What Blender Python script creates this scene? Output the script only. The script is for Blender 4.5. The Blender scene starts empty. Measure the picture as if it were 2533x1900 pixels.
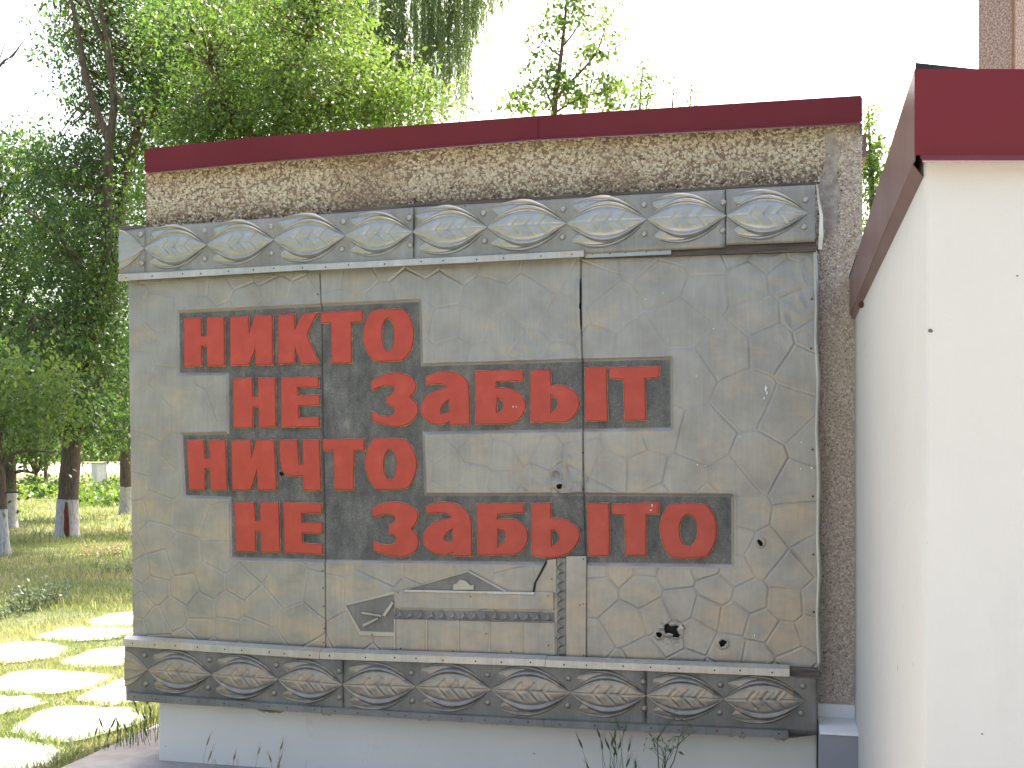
import bpy, bmesh, math, random
import numpy as np
from mathutils import Vector, Matrix

random.seed(7)
rng = np.random.default_rng(11)
R = math.radians
scene = bpy.context.scene

# ------------------------------------------------------------------ camera
EYE = 1.60
F = 2800.0                      # focal length in pixels of the 2533 px wide photograph
HZ = 1140.0                     # horizon row
cam_d = bpy.data.cameras.new('camera')
cam = bpy.data.objects.new('camera', cam_d)
scene.collection.objects.link(cam)
cam.location = (0, 0, EYE)
cam.rotation_euler = (R(90), 0, 0)
cam_d.sensor_width = 36.0
cam_d.lens = 36.0 * F / 2533.0
cam_d.shift_y = (HZ - 950.0) / 2533.0
cam_d.clip_start = 0.05
cam_d.clip_end = 5000
scene.camera = cam

# ------------------------------------------------------------------ light
SUN_AZ = 25.0                   # degrees to the right of straight ahead (behind the wall)
SUN_EL = 56.0
world = bpy.data.worlds.new('World')
scene.world = world
world.use_nodes = True
wn = world.node_tree
bg = wn.nodes['Background']
sky = wn.nodes.new('ShaderNodeTexSky')
sky.sky_type = 'NISHITA'
sky.sun_disc = False
sky.sun_elevation = R(SUN_EL)
sky.sun_rotation = R(SUN_AZ)
sky.air_density = 1.0
sky.dust_density = 7.0
sky.ozone_density = 0.0
wn.links.new(sky.outputs[0], bg.inputs[0])
bg.inputs[1].default_value = 0.15
sun_d = bpy.data.lights.new('sun', 'SUN')
sun_d.energy = 4.5
sun_d.angle = R(0.53)
sun_d.color = (1.0, 0.95, 0.86)
sun = bpy.data.objects.new('sun', sun_d)
scene.collection.objects.link(sun)
sd = Vector((math.sin(R(SUN_AZ)) * math.cos(R(SUN_EL)), math.cos(R(SUN_AZ)) * math.cos(R(SUN_EL)), math.sin(R(SUN_EL))))
sun.rotation_euler = sd.to_track_quat('Z', 'Y').to_euler()
scene.view_settings.view_transform = 'Standard'
scene.view_settings.look = 'None'
scene.view_settings.gamma = 1.0
scene.view_settings.exposure = 1.85
scene.view_settings.use_curve_mapping = False

# ------------------------------------------------------------------ helpers
col = scene.collection

def tag(o, label=None, cat=None, group=None, kind=None):
    if label: o['label'] = label
    if cat: o['category'] = cat
    if group: o['group'] = group
    if kind: o['kind'] = kind
    return o

def link(o, parent=None):
    col.objects.link(o)
    if parent is not None:
        o.parent = parent
    return o

def empty(name, loc=(0, 0, 0), rz=0.0, parent=None):
    o = bpy.data.objects.new(name, None)
    o.location = loc
    o.rotation_euler = (0, 0, rz)
    o.empty_display_size = 0.2
    return link(o, parent)

def mesh_np(name, V, Fc, mat=None, parent=None, smooth=False, attrs=None, normals=None):
    """V (n,3); Fc (m,k) with one k."""
    V = np.asarray(V, dtype=np.float32); Fc = np.asarray(Fc, dtype=np.int32)
    me = bpy.data.meshes.new(name)
    me.vertices.add(len(V)); me.vertices.foreach_set('co', V.ravel())
    k = Fc.shape[1]; m = len(Fc)
    me.loops.add(m * k); me.loops.foreach_set('vertex_index', Fc.ravel())
    me.polygons.add(m)
    me.polygons.foreach_set('loop_start', np.arange(0, m * k, k, dtype=np.int32))
    me.polygons.foreach_set('loop_total', np.full(m, k, dtype=np.int32))
    if smooth:
        me.polygons.foreach_set('use_smooth', np.ones(m, dtype=bool))
    if attrs:
        for an, av in attrs.items():
            a = me.attributes.new(an, 'FLOAT', 'POINT')
            a.data.foreach_set('value', np.asarray(av, dtype=np.float32))
    me.update(calc_edges=True)
    me.validate()
    if normals is not None:
        me.normals_split_custom_set_from_vertices([tuple(n) for n in normals])
    if mat: me.materials.append(mat)
    o = bpy.data.objects.new(name, me)
    return link(o, parent)

def mesh_py(name, V, Fc, mat=None, parent=None, smooth=False):
    me = bpy.data.meshes.new(name)
    me.from_pydata([tuple(v) for v in V], [], Fc)
    if smooth:
        for p in me.polygons: p.use_smooth = True
    bm = bmesh.new(); bm.from_mesh(me); bmesh.ops.recalc_face_normals(bm, faces=bm.faces); bm.to_mesh(me); bm.free()
    me.update()
    if mat: me.materials.append(mat)
    return link(bpy.data.objects.new(name, me), parent)

def inst(name, me, parent=None, loc=(0, 0, 0), rot=(0, 0, 0), scale=(1, 1, 1)):
    o = bpy.data.objects.new(name, me)
    o.location = loc; o.rotation_euler = rot; o.scale = scale
    return link(o, parent)

def prism(name, poly, y0, y1, mat, parent=None, bevel=0.0):
    """poly of (x,z) points, front at y0 (nearer the viewer), back at y1."""
    n = len(poly)
    V = [(p[0], y0, p[1]) for p in poly] + [(p[0], y1, p[1]) for p in poly]
    Fc = [list(range(n)), list(range(2 * n - 1, n - 1, -1))]
    for i in range(n):
        j = (i + 1) % n
        Fc.append([i, i + n, j + n, j])
    o = mesh_py(name, V, Fc, mat, parent)
    if bevel:
        bm = bmesh.new(); bm.from_mesh(o.data)
        bmesh.ops.bevel(bm, geom=[e for e in bm.edges], offset=bevel, segments=2, affect='EDGES', profile=0.6)
        bm.to_mesh(o.data); bm.free()
    return o

def box_obj(name, x0, x1, y0, y1, z0, z1, mat, parent=None, bevel=0.0):
    return prism(name, [(x0, z0), (x1, z0), (x1, z1), (x0, z1)], y0, y1, mat, parent, bevel)

def tube_arrays(pts, rad, seg=8, wob=0.0):
    pts = [Vector(p) for p in pts]
    V = []; Fc = []
    for i, p in enumerate(pts):
        d = (pts[min(i + 1, len(pts) - 1)] - pts[max(i - 1, 0)]).normalized()
        a = d.orthogonal().normalized() if abs(d.z) < 0.5 else Vector((1, 0, 0)) - d * d.x
        a.normalize(); b = d.cross(a)
        for k in range(seg):
            t = 2 * math.pi * k / seg
            r = rad[i] * (1 + wob * (random.random() - 0.5))
            V.append(p + (a * math.cos(t) + b * math.sin(t)) * r)
    for i in range(len(pts) - 1):
        for k in range(seg):
            k2 = (k + 1) % seg
            Fc.append([i * seg + k, i * seg + k2, (i + 1) * seg + k2, (i + 1) * seg + k])
    return V, Fc

def smooth_path(pts, rad, sub=4):
    """Catmull-Rom subdivision of a path with radii."""
    P = [Vector(p) for p in pts]; out = []; ro = []
    for i in range(len(P) - 1):
        p0 = P[max(i - 1, 0)]; p1 = P[i]; p2 = P[i + 1]; p3 = P[min(i + 2, len(P) - 1)]
        for s in range(sub):
            t = s / sub
            out.append(0.5 * ((2 * p1) + (p2 - p0) * t + (2 * p0 - 5 * p1 + 4 * p2 - p3) * t * t + (3 * p1 - p0 - 3 * p2 + p3) * t ** 3))
            ro.append(rad[i] * (1 - t) + rad[i + 1] * t)
    out.append(P[-1]); ro.append(rad[-1])
    return out, ro

def ground_pt(px, py, z=0.0):
    d = (EYE - z) * F / (py - HZ)
    return ((px - 1266.5) / F * d, d, z)

def at(px, py, d):
    return ((px - 1266.5) / F * d, d, EYE + (HZ - py) / F * d)

# ------------------------------------------------------------------ materials
def new_mat(name):
    m = bpy.data.materials.new(name); m.use_nodes = True
    nt = m.node_tree
    return m, nt, nt.nodes['Principled BSDF']

def N(nt, t, **kw):
    n = nt.nodes.new(t)
    for k, v in kw.items():
        if k.startswith('i_'):
            n.inputs[k[2:].replace('_', ' ')].default_value = v
        else:
            setattr(n, k, v)
    return n

def ramp(nt, fac, stops):
    r = nt.nodes.new('ShaderNodeValToRGB')
    el = r.color_ramp.elements
    el[0].position = stops[0][0]; el[0].color = (*stops[0][1], 1)
    el[1].position = stops[-1][0]; el[1].color = (*stops[-1][1], 1)
    for p, c in stops[1:-1]:
        e = el.new(p); e.color = (*c, 1)
    nt.links.new(fac, r.inputs[0])
    return r.outputs[0]

def noise(nt, scale, detail=4.0, rough=0.55, coord=None, vec_scale=None):
    tc = N(nt, 'ShaderNodeTexCoord')
    src = tc.outputs['Object'] if coord is None else coord
    if vec_scale:
        mp = N(nt, 'ShaderNodeMapping'); mp.inputs['Scale'].default_value = vec_scale
        nt.links.new(src, mp.inputs[0]); src = mp.outputs[0]
    n = N(nt, 'ShaderNodeTexNoise')
    n.inputs['Scale'].default_value = scale; n.inputs['Detail'].default_value = detail; n.inputs['Roughness'].default_value = rough
    nt.links.new(src, n.inputs['Vector'])
    return n.outputs['Fac']

def mixc(nt, fac, a, b, mode='MIX'):
    m = N(nt, 'ShaderNodeMix', data_type='RGBA', blend_type=mode)
    for s, v in ((m.inputs[0], fac), (m.inputs[6], a), (m.inputs[7], b)):
        if isinstance(v, (int, float)): s.default_value = v
        elif isinstance(v, tuple): s.default_value = (*v, 1)
        else: nt.links.new(v, s)
    return m.outputs[2]

def bump(nt, bsdf, h, strength=0.3, dist=0.01):
    b = N(nt, 'ShaderNodeBump'); b.inputs['Strength'].default_value = strength; b.inputs['Distance'].default_value = dist
    nt.links.new(h, b.inputs['Height']); nt.links.new(b.outputs[0], bsdf.inputs['Normal'])

def attr(nt, name):
    a = N(nt, 'ShaderNodeAttribute'); a.attribute_name = name
    return a.outputs['Fac']

def simple(name, c1, c2, scale=8, rough=0.7, metal=0.0, bstr=0.15, bscale=60, vec=None, lo=0.35, hi=0.65):
    m, nt, b = new_mat(name)
    f = noise(nt, scale, 5, 0.6, vec_scale=vec)
    nt.links.new(ramp(nt, f, [(lo, c1), (hi, c2)]), b.inputs['Base Color'])
    b.inputs['Roughness'].default_value = rough; b.inputs['Metallic'].default_value = metal
    if bstr:
        bump(nt, b, noise(nt, bscale, 4), bstr, 0.004)
    return m

M = {}
# mottled embossed aluminium; tan blotches put reflected sunlit ground into the colour (with a darkened lettering field from the 'dark' attribute)
def alu(name, g1, g2, tan, tan_lo, tan_hi, rough=0.46, metal=0.55, use_dark=False, streak=0.75, zbias=0.0, mstr=0.55):
    m, nt, b = new_mat(name)
    tcn = N(nt, 'ShaderNodeTexCoord'); c = tcn.outputs['Object']
    base = ramp(nt, noise(nt, 5.0, 6, 0.6), [(0.35, g1), (0.65, g2)])
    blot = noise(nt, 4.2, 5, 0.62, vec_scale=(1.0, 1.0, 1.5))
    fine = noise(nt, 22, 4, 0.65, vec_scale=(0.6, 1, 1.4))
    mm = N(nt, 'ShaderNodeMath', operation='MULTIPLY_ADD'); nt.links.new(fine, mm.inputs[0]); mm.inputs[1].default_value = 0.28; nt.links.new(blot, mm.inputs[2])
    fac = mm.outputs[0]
    if zbias:  # painted ground reflection grows stronger towards the bottom
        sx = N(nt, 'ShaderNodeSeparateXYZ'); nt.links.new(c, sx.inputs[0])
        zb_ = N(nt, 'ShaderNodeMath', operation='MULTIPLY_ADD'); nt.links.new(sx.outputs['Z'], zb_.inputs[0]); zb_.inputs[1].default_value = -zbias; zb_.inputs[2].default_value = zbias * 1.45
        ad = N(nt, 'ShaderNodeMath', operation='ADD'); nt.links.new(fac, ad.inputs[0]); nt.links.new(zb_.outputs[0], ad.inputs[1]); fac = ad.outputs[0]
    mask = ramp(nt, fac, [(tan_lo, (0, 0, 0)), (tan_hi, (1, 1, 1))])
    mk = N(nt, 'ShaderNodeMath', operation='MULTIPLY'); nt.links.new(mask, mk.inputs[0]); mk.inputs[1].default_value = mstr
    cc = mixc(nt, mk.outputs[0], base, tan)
    # vertical weathering streaks and specks
    st = ramp(nt, noise(nt, 9, 5, 0.7, vec_scale=(6, 6, 0.5)), [(0.35, (0.80, 0.80, 0.80)), (0.7, (1.06, 1.06, 1.05))])
    cc = mixc(nt, streak, cc, st, 'MULTIPLY')
    rgh = N(nt, 'ShaderNodeMapRange'); rgh.inputs['To Min'].default_value = rough - 0.1; rgh.inputs['To Max'].default_value = rough + 0.16
    nt.links.new(blot, rgh.inputs[0])
    if use_dark:
        dk = attr(nt, 'dark')
        dn = ramp(nt, noise(nt, 6, 8, 0.75, vec_scale=(1.6, 1, 0.8)), [(0.34, (0.072, 0.07, 0.064)), (0.48, (0.118, 0.115, 0.104)), (0.60, (0.17, 0.16, 0.14)), (0.72, (0.27, 0.245, 0.20))])
        sp = ramp(nt, noise(nt, 120, 4, 0.7), [(0.45, (0.75, 0.75, 0.75)), (0.62, (1.25, 1.25, 1.22))])
        dn = mixc(nt, 0.8, dn, sp, 'MULTIPLY')
        cc = mixc(nt, dk, cc, dn)
        sm = attr(nt, 'seam')
        cc = mixc(nt, sm, cc, (0.03, 0.026, 0.022))
        me_ = N(nt, 'ShaderNodeMath', operation='MULTIPLY_ADD'); nt.links.new(dk, me_.inputs[0]); me_.inputs[1].default_value = -metal * 0.8; me_.inputs[2].default_value = metal
        nt.links.new(me_.outputs[0], b.inputs['Metallic'])
        ra = N(nt, 'ShaderNodeMath', operation='MULTIPLY_ADD'); nt.links.new(dk, ra.inputs[0]); ra.inputs[1].default_value = 0.16; nt.links.new(rgh.outputs[0], ra.inputs[2])
        nt.links.new(ra.outputs[0], b.inputs['Roughness'])
    else:
        b.inputs['Metallic'].default_value = metal
        nt.links.new(rgh.outputs[0], b.inputs['Roughness'])
    nt.links.new(cc, b.inputs['Base Color'])
    bump(nt, b, noise(nt, 14, 6, 0.6), 0.22, 0.01)
    return m

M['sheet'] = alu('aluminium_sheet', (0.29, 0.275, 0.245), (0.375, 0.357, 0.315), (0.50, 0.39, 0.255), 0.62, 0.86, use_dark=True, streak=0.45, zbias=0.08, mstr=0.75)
M['frieze'] = alu('aluminium_frieze', (0.325, 0.318, 0.295), (0.42, 0.41, 0.375), (0.47, 0.395, 0.28), 0.64, 0.84, rough=0.31, metal=0.8, streak=0.15)
M['frieze_bg'] = alu('aluminium_frieze_ground', (0.235, 0.225, 0.20), (0.34, 0.327, 0.29), (0.36, 0.31, 0.23), 0.66, 0.8, rough=0.5, metal=0.5)
M['low'] = alu('darkened_aluminium', (0.21, 0.20, 0.18), (0.33, 0.305, 0.26), (0.52, 0.38, 0.25), 0.60, 0.80, rough=0.36, metal=0.7, streak=0.15)
M['low_bg'] = alu('darkened_aluminium_ground', (0.155, 0.147, 0.13), (0.25, 0.236, 0.208), (0.28, 0.25, 0.2), 0.66, 0.8, rough=0.55, metal=0.4)
M['trim'] = alu('bright_aluminium_trim', (0.42, 0.41, 0.38), (0.55, 0.53, 0.48), (0.52, 0.43, 0.30), 0.66, 0.8, rough=0.38, metal=0.6)
M['trim_dark'] = alu('dull_aluminium_trim', (0.17, 0.17, 0.165), (0.25, 0.245, 0.23), (0.3, 0.26, 0.2), 0.68, 0.8, rough=0.5, metal=0.5)
M['rust'] = simple('rusty_nail', (0.05, 0.02, 0.012), (0.10, 0.04, 0.02), 80, 0.9, 0, 0)
M['batten'] = simple('weathered_wood', (0.05, 0.04, 0.033), (0.14, 0.115, 0.095), 18, 0.9, 0, 0.4, 90, vec=(0.25, 1, 5))
M['backing'] = simple('dark_backing_board', (0.012, 0.009, 0.008), (0.03, 0.022, 0.018), 12, 0.95, 0, 0)

def red_paint():
    m, nt, b = new_mat('red_letter_paint')
    c = ramp(nt, noise(nt, 11, 6, 0.6), [(0.3, (0.39, 0.042, 0.022)), (0.55, (0.45, 0.052, 0.028)), (0.75, (0.50, 0.075, 0.045))])
    sp = ramp(nt, noise(nt, 95, 3, 0.6), [(0.24, (0.06, 0.02, 0.014)), (0.29, (0, 0, 0))])
    nt.links.new(c, b.inputs['Base Color'])
    b.inputs['Roughness'].default_value = 0.42
    b.inputs['Specular IOR Level'].default_value = 0.5
    bump(nt, b, noise(nt, 26, 5, 0.6), 0.25, 0.006)
    return m
M['red'] = red_paint()
M['gilt'] = simple('bare_yellow_edge', (0.16, 0.14, 0.09), (0.55, 0.42, 0.20), 30, 0.6, 0.2, 0)

def plaster(name, c1, c2, stain, s_lo=0.62, s_hi=0.75):
    m, nt, b = new_mat(name)
    c = ramp(nt, noise(nt, 1.6, 6, 0.6), [(0.3, c1), (0.7, c2)])
    s = ramp(nt, noise(nt, 3.5, 8, 0.72, vec_scale=(1, 1, 0.6)), [(s_lo, (0, 0, 0)), (s_hi, (1, 1, 1))])
    c = mixc(nt, s, c, stain)
    sp = ramp(nt, noise(nt, 55, 2, 0.5), [(0.215, (1, 1, 1)), (0.235, (0, 0, 0))])
    c = mixc(nt, sp, c, (0.25, 0.22, 0.19))
    nt.links.new(c, b.inputs['Base Color'])
    b.inputs['Roughness'].default_value = 0.85
    mx = N(nt, 'ShaderNodeMath', operation='MULTIPLY_ADD')
    nt.links.new(noise(nt, 120, 4, 0.6), mx.inputs[0]); mx.inputs[1].default_value = 0.25
    nt.links.new(noise(nt, 7, 5, 0.6), mx.inputs[2])
    bump(nt, b, mx.outputs[0], 0.3, 0.012)
    return m
M['plinth'] = plaster('plinth_limewash', (0.68, 0.635, 0.545), (0.74, 0.695, 0.605), (0.58, 0.52, 0.42))
M['cream'] = plaster('cream_wall_paint', (0.575, 0.555, 0.50), (0.61, 0.59, 0.535), (0.535, 0.51, 0.455), 0.55, 0.85)
M['concrete'] = plaster('grey_concrete', (0.24, 0.235, 0.24), (0.32, 0.315, 0.32), (0.2, 0.2, 0.2))
M['whiteledge'] = plaster('chalky_concrete', (0.78, 0.77, 0.75), (0.86, 0.85, 0.83), (0.5, 0.46, 0.42))
M['mortar'] = simple('pebble_dash_mortar', (0.20, 0.135, 0.10), (0.33, 0.235, 0.18), 14, 0.95, 0, 0.6, 140)
M['patch'] = simple('cement_patch', (0.26, 0.21, 0.17), (0.46, 0.40, 0.335), 22, 0.95, 0, 1.0, 60)

def pebble_mat():
    m, nt, b = new_mat('pebbles')
    c = ramp(nt, attr(nt, 'rnd'), [(0.0, (0.045, 0.036, 0.03)), (0.25, (0.18, 0.125, 0.09)), (0.5, (0.42, 0.32, 0.22)), (0.75, (0.62, 0.52, 0.365)), (1.0, (0.76, 0.69, 0.54))])
    nt.links.new(c, b.inputs['Base Color']); b.inputs['Roughness'].default_value = 0.8
    return m
M['pebble'] = pebble_mat()
def pebble_mat2():
    m, nt, b = new_mat('fine_pebbles')
    c = ramp(nt, attr(nt, 'rnd'), [(0.0, (0.22, 0.15, 0.11)), (0.4, (0.48, 0.38, 0.29)), (0.75, (0.68, 0.585, 0.48)), (1.0, (0.80, 0.74, 0.65))])
    nt.links.new(c, b.inputs['Base Color']); b.inputs['Roughness'].default_value = 0.8
    return m
M['pebble2'] = pebble_mat2()

def maroon():
    m, nt, b = new_mat('maroon_coated_steel')
    nt.links.new(ramp(nt, noise(nt, 2.0, 5, 0.6), [(0.3, (0.128, 0.013, 0.017)), (0.7, (0.148, 0.017, 0.021))]), b.inputs['Base Color'])
    nt.links.new(ramp(nt, noise(nt, 6, 6, 0.6), [(0.3, (0.34, 0.34, 0.34)), (0.7, (0.48, 0.48, 0.48))]), b.inputs['Roughness'])
    b.inputs['Specular IOR Level'].default_value = 0.5
    b.inputs['Specular IOR Level'].default_value = 0.22
    bump(nt, b, noise(nt, 2.5, 4), 0.12, 0.02)
    return m
M['maroon'] = maroon()
M['hem'] = M['maroon'].copy(); M['hem'].name = 'maroon_folded_hem'
_b = M['hem'].node_tree.nodes['Principled BSDF']; _b.inputs['Coat Weight'].default_value = 1.0; _b.inputs['Coat Roughness'].default_value = 0.12; _b.inputs['Coat IOR'].default_value = 2.6
M['maroon2'] = simple('sky_toned_maroon_steel', (0.19, 0.095, 0.09), (0.25, 0.145, 0.135), 3, 0.32, 0.35, 0.05, 20)  # maroon lightened in its base colour for the sky reflected on side faces
M['roofdark'] = simple('roof_felt', (0.02, 0.02, 0.022), (0.04, 0.04, 0.042), 8, 0.9, 0, 0.2)
M['asphalt'] = simple('worn_pavement', (0.255, 0.242, 0.225), (0.325, 0.31, 0.29), 9, 0.95, 0, 0.5, 160)
M['slab'] = simple('concrete_slab', (0.30, 0.285, 0.26), (0.44, 0.42, 0.39), 5, 0.95, 0, 0.35, 50)
M['road'] = simple('pale_road', (0.34, 0.29, 0.27), (0.42, 0.37, 0.34), 1, 0.95, 0, 0)
M['bark'] = simple('bark', (0.06, 0.045, 0.034), (0.16, 0.12, 0.09), 14, 0.95, 0, 0.9, 26, vec=(3, 3, 0.5))
M['bark2'] = simple('branch_bark', (0.07, 0.045, 0.032), (0.16, 0.105, 0.07), 14, 0.95, 0, 0.5, 26, vec=(3, 3, 0.5))
M['lime'] = simple('whitewash', (0.20, 0.19, 0.175), (0.48, 0.465, 0.445), 12, 0.95, 0, 0.9, 30, vec=(3, 3, 0.6), lo=0.3, hi=0.55)
M['wound'] = simple('red_bark_wound', (0.10, 0.025, 0.015), (0.2, 0.05, 0.03), 12, 0.9, 0, 0.6, 30)
M['cabinet_w'] = simple('cabinet_white', (0.6, 0.6, 0.62), (0.7, 0.7, 0.72), 3, 0.6, 0, 0)
M['cabinet_g'] = simple('cabinet_grey', (0.10, 0.11, 0.10), (0.15, 0.16, 0.15), 3, 0.6, 0, 0)

def leaf_mat(name, cols, trans, tw=0.45, gloss=0.12):
    m, nt, b = new_mat(name)
    c = ramp(nt, attr(nt, 'rnd'), [(0.0, cols[0]), (0.5, cols[1]), (1.0, cols[2])])
    nt.links.new(c, b.inputs['Base Color'])
    b.inputs['Roughness'].default_value = 0.36
    b.inputs['Specular IOR Level'].default_value = 0.5
    t = N(nt, 'ShaderNodeBsdfTranslucent')
    tc = mixc(nt, 1.0, c, trans, 'MULTIPLY')
    nt.links.new(tc, t.inputs['Color'])
    mx = N(nt, 'ShaderNodeMixShader'); mx.inputs[0].default_value = tw
    nt.links.new(b.outputs[0], mx.inputs[1]); nt.links.new(t.outputs[0], mx.inputs[2])
    nt.links.new(mx.outputs[0], nt.nodes['Material Output'].inputs['Surface'])
    return m
M['leaf'] = leaf_mat('tree_leaf', ((0.035, 0.075, 0.032), (0.066, 0.12, 0.04), (0.12, 0.17, 0.05)), (2.1, 2.1, 1.2))
M['leaf_b'] = leaf_mat('bright_leaf', ((0.045, 0.095, 0.022), (0.07, 0.13, 0.03), (0.115, 0.17, 0.045)), (2.1, 2.0, 1.1), 0.45)
M['willow'] = leaf_mat('willow_leaf', ((0.10, 0.155, 0.08), (0.17, 0.23, 0.115), (0.26, 0.31, 0.16)), (1.7, 1.75, 1.3), 0.62)
M['far_leaf'] = leaf_mat('far_leaf', ((0.04, 0.09, 0.03), (0.07, 0.13, 0.04), (0.11, 0.16, 0.05)), (2.2, 2.1, 1.1))
M['grass'] = leaf_mat('grass_blade', ((0.11, 0.175, 0.05), (0.22, 0.245, 0.105), (0.42, 0.385, 0.24)), (1.5, 1.5, 0.9), 0.4)
M['weed'] = leaf_mat('pale_weed', ((0.10, 0.14, 0.08), (0.15, 0.19, 0.11), (0.2, 0.23, 0.14)), (1.4, 1.4, 1.0), 0.35)
M['weed_g'] = leaf_mat('green_weed', ((0.07, 0.125, 0.04), (0.11, 0.17, 0.06), (0.16, 0.20, 0.08)), (1.6, 1.6, 0.9), 0.3)
M['straw'] = leaf_mat('straw', ((0.42, 0.34, 0.19), (0.48, 0.40, 0.23), (0.5, 0.42, 0.26)), (1.2, 1.1, 0.9), 0.35)

def ground_mat():
    m, nt, b = new_mat('grassy_ground')
    c = ramp(nt, noise(nt, 0.9, 8, 0.65), [(0.3, (0.08, 0.105, 0.035)), (0.5, (0.15, 0.155, 0.065)), (0.7, (0.26, 0.22, 0.12))])
    d = ramp(nt, noise(nt, 40, 5, 0.7), [(0.3, (0.6, 0.6, 0.6)), (0.7, (1.25, 1.25, 1.2))])
    nt.links.new(mixc(nt, 0.9, c, d, 'MULTIPLY'), b.inputs['Base Color'])
    b.inputs['Roughness'].default_value = 1.0
    bump(nt, b, noise(nt, 30, 6, 0.7), 0.8, 0.05)
    return m
M['ground'] = ground_mat()

# ------------------------------------------------------------------ wall frame
TH = math.atan(F / 11616.0)
CT, ST = math.cos(TH), math.sin(TH)
D0 = 5.5
CX, CY = D0 * ST, -D0 * CT           # camera in wall frame

def P(px, py, o=0.0):
    """pixel -> (t, z) on the plane parallel to the panel that stands o metres in front of it."""
    dx = (px - 1266.5) / F; dz = (HZ - py) / F
    lx = dx * CT - ST; ly = dx * ST + CT
    k = (-o - CY) / ly
    return (CX + lx * k, EYE + dz * k)

def PP(pts, o=0.0):
    return [P(x, y, o) for x, y in pts]

def wall_empty(name, t=0.0):
    return empty(name, (t * CT, D0 - t * ST, 0), -TH)

# ------------------------------------------------------------------ ground
gv = [(-900, -300, 0), (900, -300, 0), (900, 2500, 0), (-900, 2500, 0)]
g = mesh_py('ground', gv, [[0, 1, 2, 3]], M['ground']); tag(g, kind='structure')
asp_edge = [ground_pt(392, 1795), ground_pt(330, 1825), ground_pt(255, 1858), ground_pt(150, 1905)]
asp = [(-2.6, -14), (14, -14), (14, 9.0), (-1.2, 9.0), (-1.75, 7.3)] + [(p[0], p[1]) for p in asp_edge] + [(-2.45, 4.5), (-2.55, 1.0)]
o = mesh_py('pavement', [(x, y, 0.012) for x, y in asp] + [(x, y, -0.1) for x, y in asp],
            [list(range(len(asp)))] + [[i, (i + 1) % len(asp), (i + 1) % len(asp) + len(asp), i + len(asp)] for i in range(len(asp))], M['asphalt'])
tag(o, kind='structure')
rd = mesh_py('road', [(-160, 150, 0.02), (60, 150, 0.02), (200, 520, 0.02), (-300, 520, 0.02)], [[0, 1, 2, 3]], M['road']); tag(rd, kind='structure')

# stepping slabs
path = empty('path', ground_pt(150, 1720)); tag(path, kind='structure')
C7 = lambda pts: [(x / 2.212, 1150 + y / 2.212) for x, y in pts]
SL = [
    [(470, 850), (610, 812), (790, 800), (800, 868), (720, 876), (520, 882)],
    [(170, 940), (360, 886), (560, 884), (760, 890), (720, 925), (560, 950), (380, 957)],
    [(-70, 985), (130, 960), (300, 970), (420, 1000), (300, 1045), (120, 1068), (-80, 1075)],
    [(330, 1072), (520, 1006), (700, 990), (860, 1000), (800, 1085), (640, 1095), (450, 1105)],
    [(-110, 1190), (130, 1120), (400, 1125), (630, 1150), (560, 1200), (300, 1245), (-60, 1240)],
    [(430, 1270), (560, 1200), (700, 1160), (900, 1170), (860, 1270), (740, 1290), (560, 1312)],
    [(-160, 1270), (0, 1262), (160, 1265), (260, 1298), (130, 1330), (-120, 1385)],
    [(60, 1450), (230, 1335), (400, 1310), (700, 1330), (820, 1372), (640, 1440), (400, 1500), (200, 1492)],
    [(-220, 1500), (0, 1490), (160, 1492), (350, 1552), (280, 1622), (120, 1662), (-250, 1700)],
]
slab_polys = []
for s in SL:
    pts = [ground_pt(x, y, 0.02) for x, y in C7(s)]
    # soften the outline a little
    q = []
    n = len(pts)
    for i in range(n):
        a = Vector(pts[i]); b = Vector(pts[(i + 1) % n])
        for t in (0.12, 0.38, 0.62, 0.88):
            p = a.lerp(b, t); q.append((p.x + random.uniform(-.018, .018), p.y + random.uniform(-.03, .03)))
    q = np.array(q); q = q.mean(0) + (q - q.mean(0)) * 1.07; q = [tuple(v) for v in q]
    slab_polys.append(np.array(q))
    pl = path.location
    m = len(q)
    zt = 0.014 + random.uniform(-.004, .005)
    V = [(x - pl.x, y - pl.y, zt) for x, y in q] + [(x - pl.x, y - pl.y, -0.06) for x, y in q]
    so = mesh_py('paving_slab', V, [list(range(m))] + [[i, (i + 1) % m, (i + 1) % m + m, i + m] for i in range(m)], M['slab'], path)

# ------------------------------------------------------------------ memorial wall (pebble-dashed building)
OW = -0.14
wall = wall_empty('memorial_wall')
tag(wall, 'pebble-dashed wall with maroon metal roof edge and pale limewashed plinth', 'wall')
wl = P(361, 500, OW)[0]; wr = P(2133, 500, OW)[0]
ztop_l = P(361, 395, OW)[1]; ztop_r = P(2133, 270, OW)[1]
zb = P(2080, 1765, OW)[1]
zcut = P(392, 1690, OW)[1]; wl2 = P(398, 1700, OW)[0]
prism('wall', [(wl2, 0.0), (wr, 0.0), (wr, ztop_r), (wl, ztop_l), (wl, zcut), (wl2, zcut)], -OW, 2.1, M['mortar'], wall)
# plinth under the panel
pl0 = P(392, 1800, -0.05)[0]; pr0 = P(2021, 1800, -0.05)[0]
pz = P(1266, 1700, -0.05)[1]
nP = 40
V = []; Fc = []
prism('plinth', [(pl0, 0.0), (pr0, 0.0), (pr0, pz), (pl0, pz + 0.02)], 0.05, 0.137, M['plinth'], wall, 0.012)
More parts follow.
